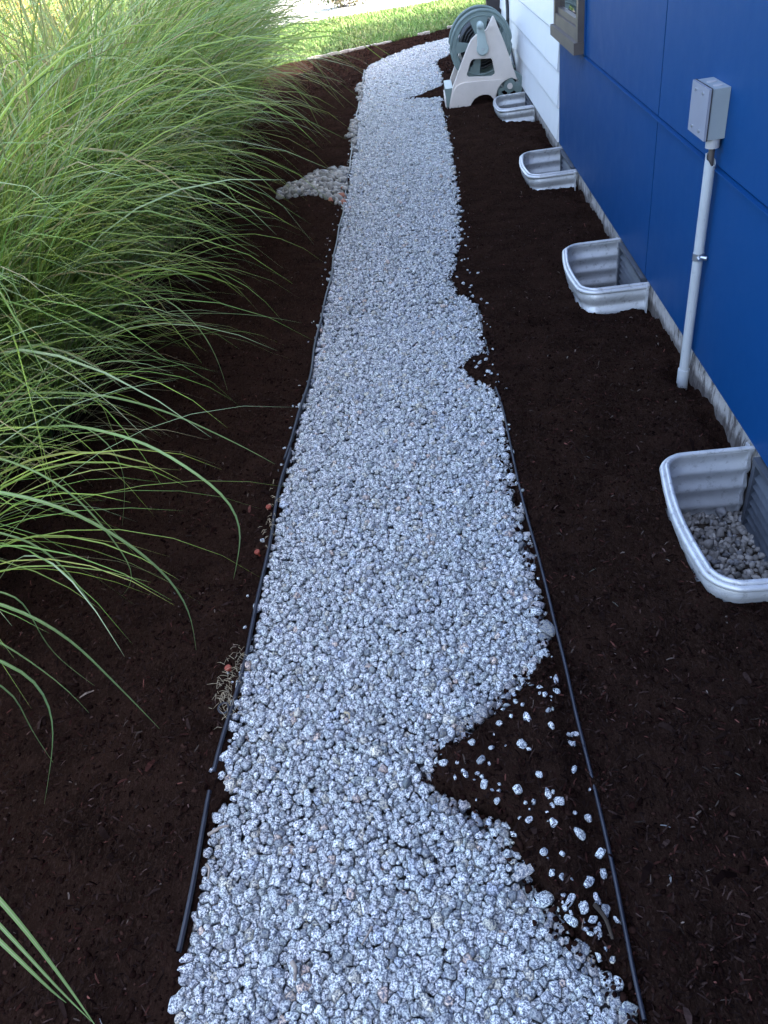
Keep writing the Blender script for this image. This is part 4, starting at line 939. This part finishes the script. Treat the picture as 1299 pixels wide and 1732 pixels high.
for ci, ((cx, cy), n, sc, lb, hk) in enumerate(clumps):
    root = empty('ornamental_grass', (cx, cy, 0), lb, 'grass clump', GG); off = np.array([cx, cy, 0.0])
    full = ci >= 2; K = 11
    # drooping outer skirt, upright core, low dry thatch
    n1 = int(n*0.62); n2 = int(n*0.30); n3 = int(n*0.12)
    if ci == 0: C = [arcs(n1, cx, cy, rg, (0.8, 1.15), (1.5, 2.3), 0.35, PI, 1.2, K)]
    elif ci == 1: C = [arcs(n1, cx, cy, rg, (0.85, 1.3), (1.6, 2.7), 0.45, PI*0.75, 1.2, K), arcs(60, cx, cy, rg, (1.0, 1.45), (1.7, 2.5), 0.6, PI*0.2, 0.6, K)]
    else: C = [arcs(n1, cx, cy, rg, (0.95*sc, 1.9*sc), (1.5, 2.8), 0.55, 0.0, 1.35, K)]
    C.append(arcs(n2, cx, cy, rg, (0.9*sc, 1.55*sc), (0.5, 1.7), 0.2, None, PI, K, 0.30) if full else arcs(n2, cx-0.2, cy, rg, (0.6, 1.0), (0.5, 1.4), 0.2, PI, 1.0, K))
    if full: C.append(arcs(90, cx, cy, rg, (1.5*sc, 2.1*sc), (1.5, 2.3), 0.7, 0.0, 1.2, K))
    nf = {1: 60, 2: 75, 3: 40}.get(ci, 0)
    if nf: C.append(arcs(nf, cx+0.1, cy, rg, (0.95, 1.42), (1.85, 2.75), 0.5, -0.05, 0.5, K, 0.2, (0.3, 0.75)))
    C = np.concatenate(C); m = len(C)
    W = widths(m, K, rg, (0.0022, 0.0050) if ci < 4 else (0.0030, 0.0066)); W[rg.random(m) < 0.30] *= 1.7
    if full: W[len(W)-nf-90:len(W)-nf] = widths(90, K, rg, (0.0060, 0.0090))
    if nf: W[-nf:] = widths(nf, K, rg, (0.0018, 0.0036))
    tn = blade_tints(m, rg, 0.07, 0.14); tw = rg.normal(0, 0.5, (m, 1))*np.linspace(0, 1, K)[None]
    # blades reaching furthest toward the path become parts of their own
    npart = 150 if ci in (1, 2, 3, 4) else (80 if 4 < ci < 8 else 40)
    reach = C[:, -1, 0]+0.4*C[:, K//2, 0]+0.5*C[:, K//2, 2]; order = np.argsort(-reach); part = order[:npart]; msk = np.ones(m, bool); msk[part] = False
    mk_blades('foliage', C[msk], W[msk], tn[msk], root, off, tw[msk], 'stuff')
    for i in part: mk_blades('blade', C[i:i+1], W[i:i+1]*1.1, tn[i:i+1], root, off, tw[i:i+1])
    for h_ in hk.split():
        B, pts, w = HERO[h_]; Cc = hero_curve(B, pts)[None]; s = np.linspace(0, 1, 48)
        Wc = (w*1.15*np.minimum(1, 0.4+s*2.5)*(1-s**3.0)**0.8+0.0004)[None]
        mk_blades('blade', Cc, Wc, np.array([[0.21, 0.34, 0.11]])*rg.uniform(0.85, 1.2), root, off, (rg.normal(0, 0.25)*s)[None])
    if full:
        Cd = arcs(n3*2, cx, cy, rg, (0.35, 0.9), (1.2, 2.6), 0.5, None, PI, 8, 0.34, (0.2, 0.8))
        td = rg.lognormal(0, 0.3, n3*2)[:, None]*np.array([0.20, 0.155, 0.085])
        mk_blades('dry_thatch', Cd, widths(n3*2, 8, rg, (0.0014, 0.003)), np.clip(td, 0, 0.5), root, off, None, 'stuff')
        # stalks
        Cs = arcs(90, cx, cy, rg, (1.0*sc, 1.5*sc), (0.05, 0.35), 0.1, None, PI, 6, 0.28, (0.0, 0.15)); ts = rg.lognormal(0, 0.25, 90)[:, None]*np.array([0.26, 0.27, 0.10])
        mk_blades('stalks', Cs, np.full((90, 6), 0.0038), np.clip(ts, 0, 0.5), root, off, None, 'stuff')

# seed plumes
def plume(root_off, p0, p1, label=None, parent=None):
    p0 = np.array(p0); p1 = np.array(p1); V = []; F = []; n0 = 0; d = p1-p0; L = np.linalg.norm(d)
    for _ in range(90):
        t = rg.random()**0.8; b = p0+d*t; e = b+d*rg.uniform(0.12, 0.35)+rg.normal(0, 0.09*L*(1-0.5*t), 3)-np.array([0, 0, 0.05*L]); m_ = (b+e)/2+np.array([0, 0, 0.012])
        v_, f_ = tube_arrays([b, m_, e], np.array([0.0011, 0.0011, 0.0006]), 3); V.append(v_-root_off); F += [tuple(i+n0 for i in dict.fromkeys(f)) for f in f_]; n0 += len(v_)
    me = bpy.data.meshes.new('seed_plume'); me.from_pydata([tuple(q) for q in np.vstack(V)], [], F); me.update(); return link('seed_plume', me, M_STRAW, parent)
roots = [o for o in COL.objects if o.name.startswith('ornamental_grass')]
def rt(k): return roots[k], np.array(clumps[k][0]+(0.0,))
for k, p0, p1 in ((3, (-1.95,3.0,1.0), (-1.75,3.15,1.14)), (4, (-1.55,4.3,0.72), (-1.25,4.35,0.74)), (3, (-1.9,3.2,0.62), (-1.6,3.4,0.74)), (5, (-1.7,5.8,1.15), (-1.4,5.8,1.1))):
    o_, of = rt(k); plume(of, p0, p1, None, o_)

# ------------------------------------------------------------------ lawn, edging stones, driveway, shrubs
def lawn_line(x): return 12.15+0.0*x+np.where(x < -0.4, (x+0.4)*0.30+0.42, 0.42+(x+0.4)*0.75-0.12*(x+0.4)**2*(x > -0.4))
xs = np.concatenate([np.linspace(-14, -2, 40), np.linspace(-1.95, 2.4, 90), np.linspace(2.45, 14, 40)])
rows = np.linspace(0, 1, 50)
X, Tt = np.meshgrid(xs, rows); base = lawn_line(np.clip(X, -6, 1.6)); ytop = 16.9-0.10*X
Y = base+(ytop-base)*Tt; Z = 0.022+0.012*vnoise(X*0.5, Y*0.5, 51); Z[0] -= 0.02
V = np.stack([X, Y, Z], -1).reshape(-1, 3); nx = len(xs); i, j = np.meshgrid(np.arange(nx-1), np.arange(49)); a = (j*nx+i).ravel()
tag(link('lawn', np_mesh('lawn', V, np.stack([a, a+1, a+nx+1, a+nx], 1)), M_LAWN), kind='structure')
r4 = np.random.default_rng(8)
n = 36000; X = r4.uniform(-3.6, 2.2, n); t = r4.random(n)**1.15; b0 = lawn_line(np.clip(X, -6, 1.6)); Y = b0-0.03+(16.9-0.1*X-b0)*t
C = np.zeros((n, 3, 3)); a = r4.uniform(0, 2*PI, n); H = r4.uniform(0.025, 0.06, n)*(1+0.4*t); lean = r4.uniform(0.1, 0.8, n)*H
z0 = 0.02+0.012*vnoise(X*0.5, Y*0.5, 51)
for q, (f, g_) in enumerate(((0, 0), (0.6, 0.35), (1.0, 1.0))):
    C[:, q, 0] = X+np.cos(a)*lean*g_; C[:, q, 1] = Y+np.sin(a)*lean*g_; C[:, q, 2] = z0+H*f
w = (0.0045+0.002*t)[:, None]; sx = np.stack([-np.sin(a), np.cos(a), np.zeros(n)], 1)
V = np.stack([C[:, 0]+sx*w, C[:, 0]-sx*w, C[:, 1]-sx*w*0.8, C[:, 1]+sx*w*0.8, C[:, 2]], 1).reshape(-1, 3)
b5 = np.arange(n)[:, None]*5; F = np.concatenate([b5+np.array([[0, 1, 2]]), b5+np.array([[0, 2, 3]]), b5+np.array([[3, 2, 4]])])
v = r4.lognormal(0, 0.25, n)[:, None]; tc_ = v*np.array([0.12, 0.22, 0.04]); patch = smooth((vnoise(X*1.2, Y*1.2, 61)+0.1)/0.5)[:, None]*0.5
tc_ = tc_*(1-patch)+patch*v*np.array([0.22, 0.26, 0.08]); k = r4.random(n); tc_[k < 0.06] = (0.32, 0.28, 0.14)
tag(link('lawn_grass', np_mesh('lawn_grass', V, F, False, np.repeat(tc_, 5, 0)), M_LBLADE), 'short green lawn grass beyond the mulch strip, sunlit at its far side', 'grass', kind='stuff')
# pale edging stones along the lawn
EG = 'flat pale stones along the lawn edge'
ex = -1.55; q = 0
def edge_stone(x0, x1, label):
    global q
    L = x1-x0; b = bmesh.new(); ring = []
    n_ = 7
    for i in range(n_+1):
        x = x0+L*i/n_; yb = float(lawn_line(np.array(x)))-0.035; wj = 0.022+0.006*math.sin(i*2.1+x0*9); hh = 0.036+0.004*math.sin(i*1.7+x0)
        ring.append([b.verts.new(p_) for p_ in ((x, yb-wj, 0.0), (x, yb-wj*0.8, hh), (x, yb+wj*0.8, hh+0.003), (x, yb+wj, 0.0))])
    for i in range(n_):
        for s_ in range(3): b.faces.new((ring[i][s_], ring[i+1][s_], ring[i+1][s_+1], ring[i][s_+1]))
    b.faces.new(ring[0][::-1]); b.faces.new(ring[-1]); bmesh.ops.recalc_face_normals(b, faces=b.faces)
    o = bm_obj('edging_stone', b, M_STONEEDGE, None, True); tag(o, label, 'edging stone', EG)
for x0, x1, lb in ((-1.60,-1.16,'pale flat edging stone under the grass tips, leftmost along the lawn edge'), (-1.15,-0.72,'pale flat edging stone at the lawn edge, second from the left'), (-0.70,-0.40,'short pale edging stone at the lawn edge, third from the left'), (-0.02,0.16,'small pale stone alone at the lawn edge above the bend of the path'), (0.42,0.58,'small pale stone at the lawn edge just left of the hose reel')):
    edge_stone(x0, x1, lb)
bm = bmesh.new(); add_box(bm, -14, 14, 17.0, 24.0, -0.05, 0.035); dv = bm_obj('driveway', bm, M_DRIVE, None); tag(dv, kind='structure')
# trim the slanting far lawn edge: driveway kerb follows y = 16.9 - 0.1 x
def shrub(name, cx, cy, rx, ry, h, n, cols, label, cat, leaf=0.03, group=None, z0=0.03):
    root = empty(name, (cx, cy, 0), label, cat, group); r = np.random.default_rng(int(abs(cx*77+cy*31)))
    K = 26; V = []; cen = np.stack([r.normal(0, 0.45, K)*rx, r.normal(0, 0.45, K)*ry, r.uniform(0.35, 0.9, K)*h], 1); ci_ = r.integers(0, K, n)
    P = cen[ci_]+r.normal(0, 1, (n, 3))*np.array([rx, ry, h])*0.16; P[:, 2] = np.clip(P[:, 2], z0+0.02, h*1.15)
    A = r.normal(size=(n, 3)); A /= np.linalg.norm(A, axis=1)[:, None]; B = np.cross(A, r.normal(size=(n, 3))); B /= np.linalg.norm(B, axis=1)[:, None]
    s = r.uniform(0.6, 1.3, n)[:, None]*leaf
    V = np.stack([P-A*s, P+B*s*0.45, P+A*s, P-B*s*0.45], 1).reshape(-1, 3); F = np.arange(n)[:, None]*4+np.array([[0, 1, 2, 3]])
    cc = np.array(cols)[r.integers(0, len(cols), n)]*r.lognormal(0, 0.25, n)[:, None]
    o = link('foliage', np_mesh('foliage', V, F, False, np.clip(np.repeat(cc, 4, 0), 0, 0.8)), M_LEAF, root); o['kind'] = 'stuff'
    for i in range(9):
        e = cen[i]; tube('stem', catmull([(0, 0, 0), (e[0]*0.4, e[1]*0.4, e[2]*0.5), tuple(e)], 4), np.linspace(0.014, 0.004, 9), M_TWIG, root, 6)
    return root
shrub('shrub', -1.55, 18.9, 0.55, 0.4, 0.55, 5000, [(0.09,0.10,0.04),(0.14,0.11,0.06),(0.07,0.09,0.03)], 'olive brown low shrub standing on the bright paving beyond the lawn', 'shrub', 0.035)
shrub('flowering_shrub', -4.9, 10.5, 0.75, 0.8, 1.5, 9000, [(0.07,0.13,0.03),(0.09,0.15,0.04),(0.60,0.22,0.04),(0.65,0.30,0.06),(0.6,0.5,0.2)], 'orange flowering shrub glimpsed behind the grasses at the upper left', 'shrub', 0.035)
shrub('flowering_shrub', -4.3, 8.6, 0.6, 0.7, 1.25, 9000, [(0.08,0.14,0.03),(0.10,0.16,0.05),(0.55,0.30,0.06),(0.6,0.45,0.2)], 'second orange flowering shrub behind the grasses, a little nearer and lower', 'shrub', 0.035)
for i, (cx, cy, w_, h_, cs, lb) in enumerate([(-0.6,26.0,1.6,0.6,[(0.16,0.07,0.06),(0.10,0.09,0.05)],'reddish low shrub row beyond the driveway, left one'),(2.6,26.5,1.6,0.7,[(0.14,0.06,0.06),(0.09,0.10,0.05)],'reddish low shrub row beyond the driveway, right one'),(-5,26,2.0,1.6,[(0.05,0.09,0.02),(0.07,0.12,0.03)],'tall green shrub beyond the driveway, behind the grasses')]):
    shrub('shrub', cx, cy, w_, 0.6, h_, 6000, cs, lb, 'shrub', 0.06)
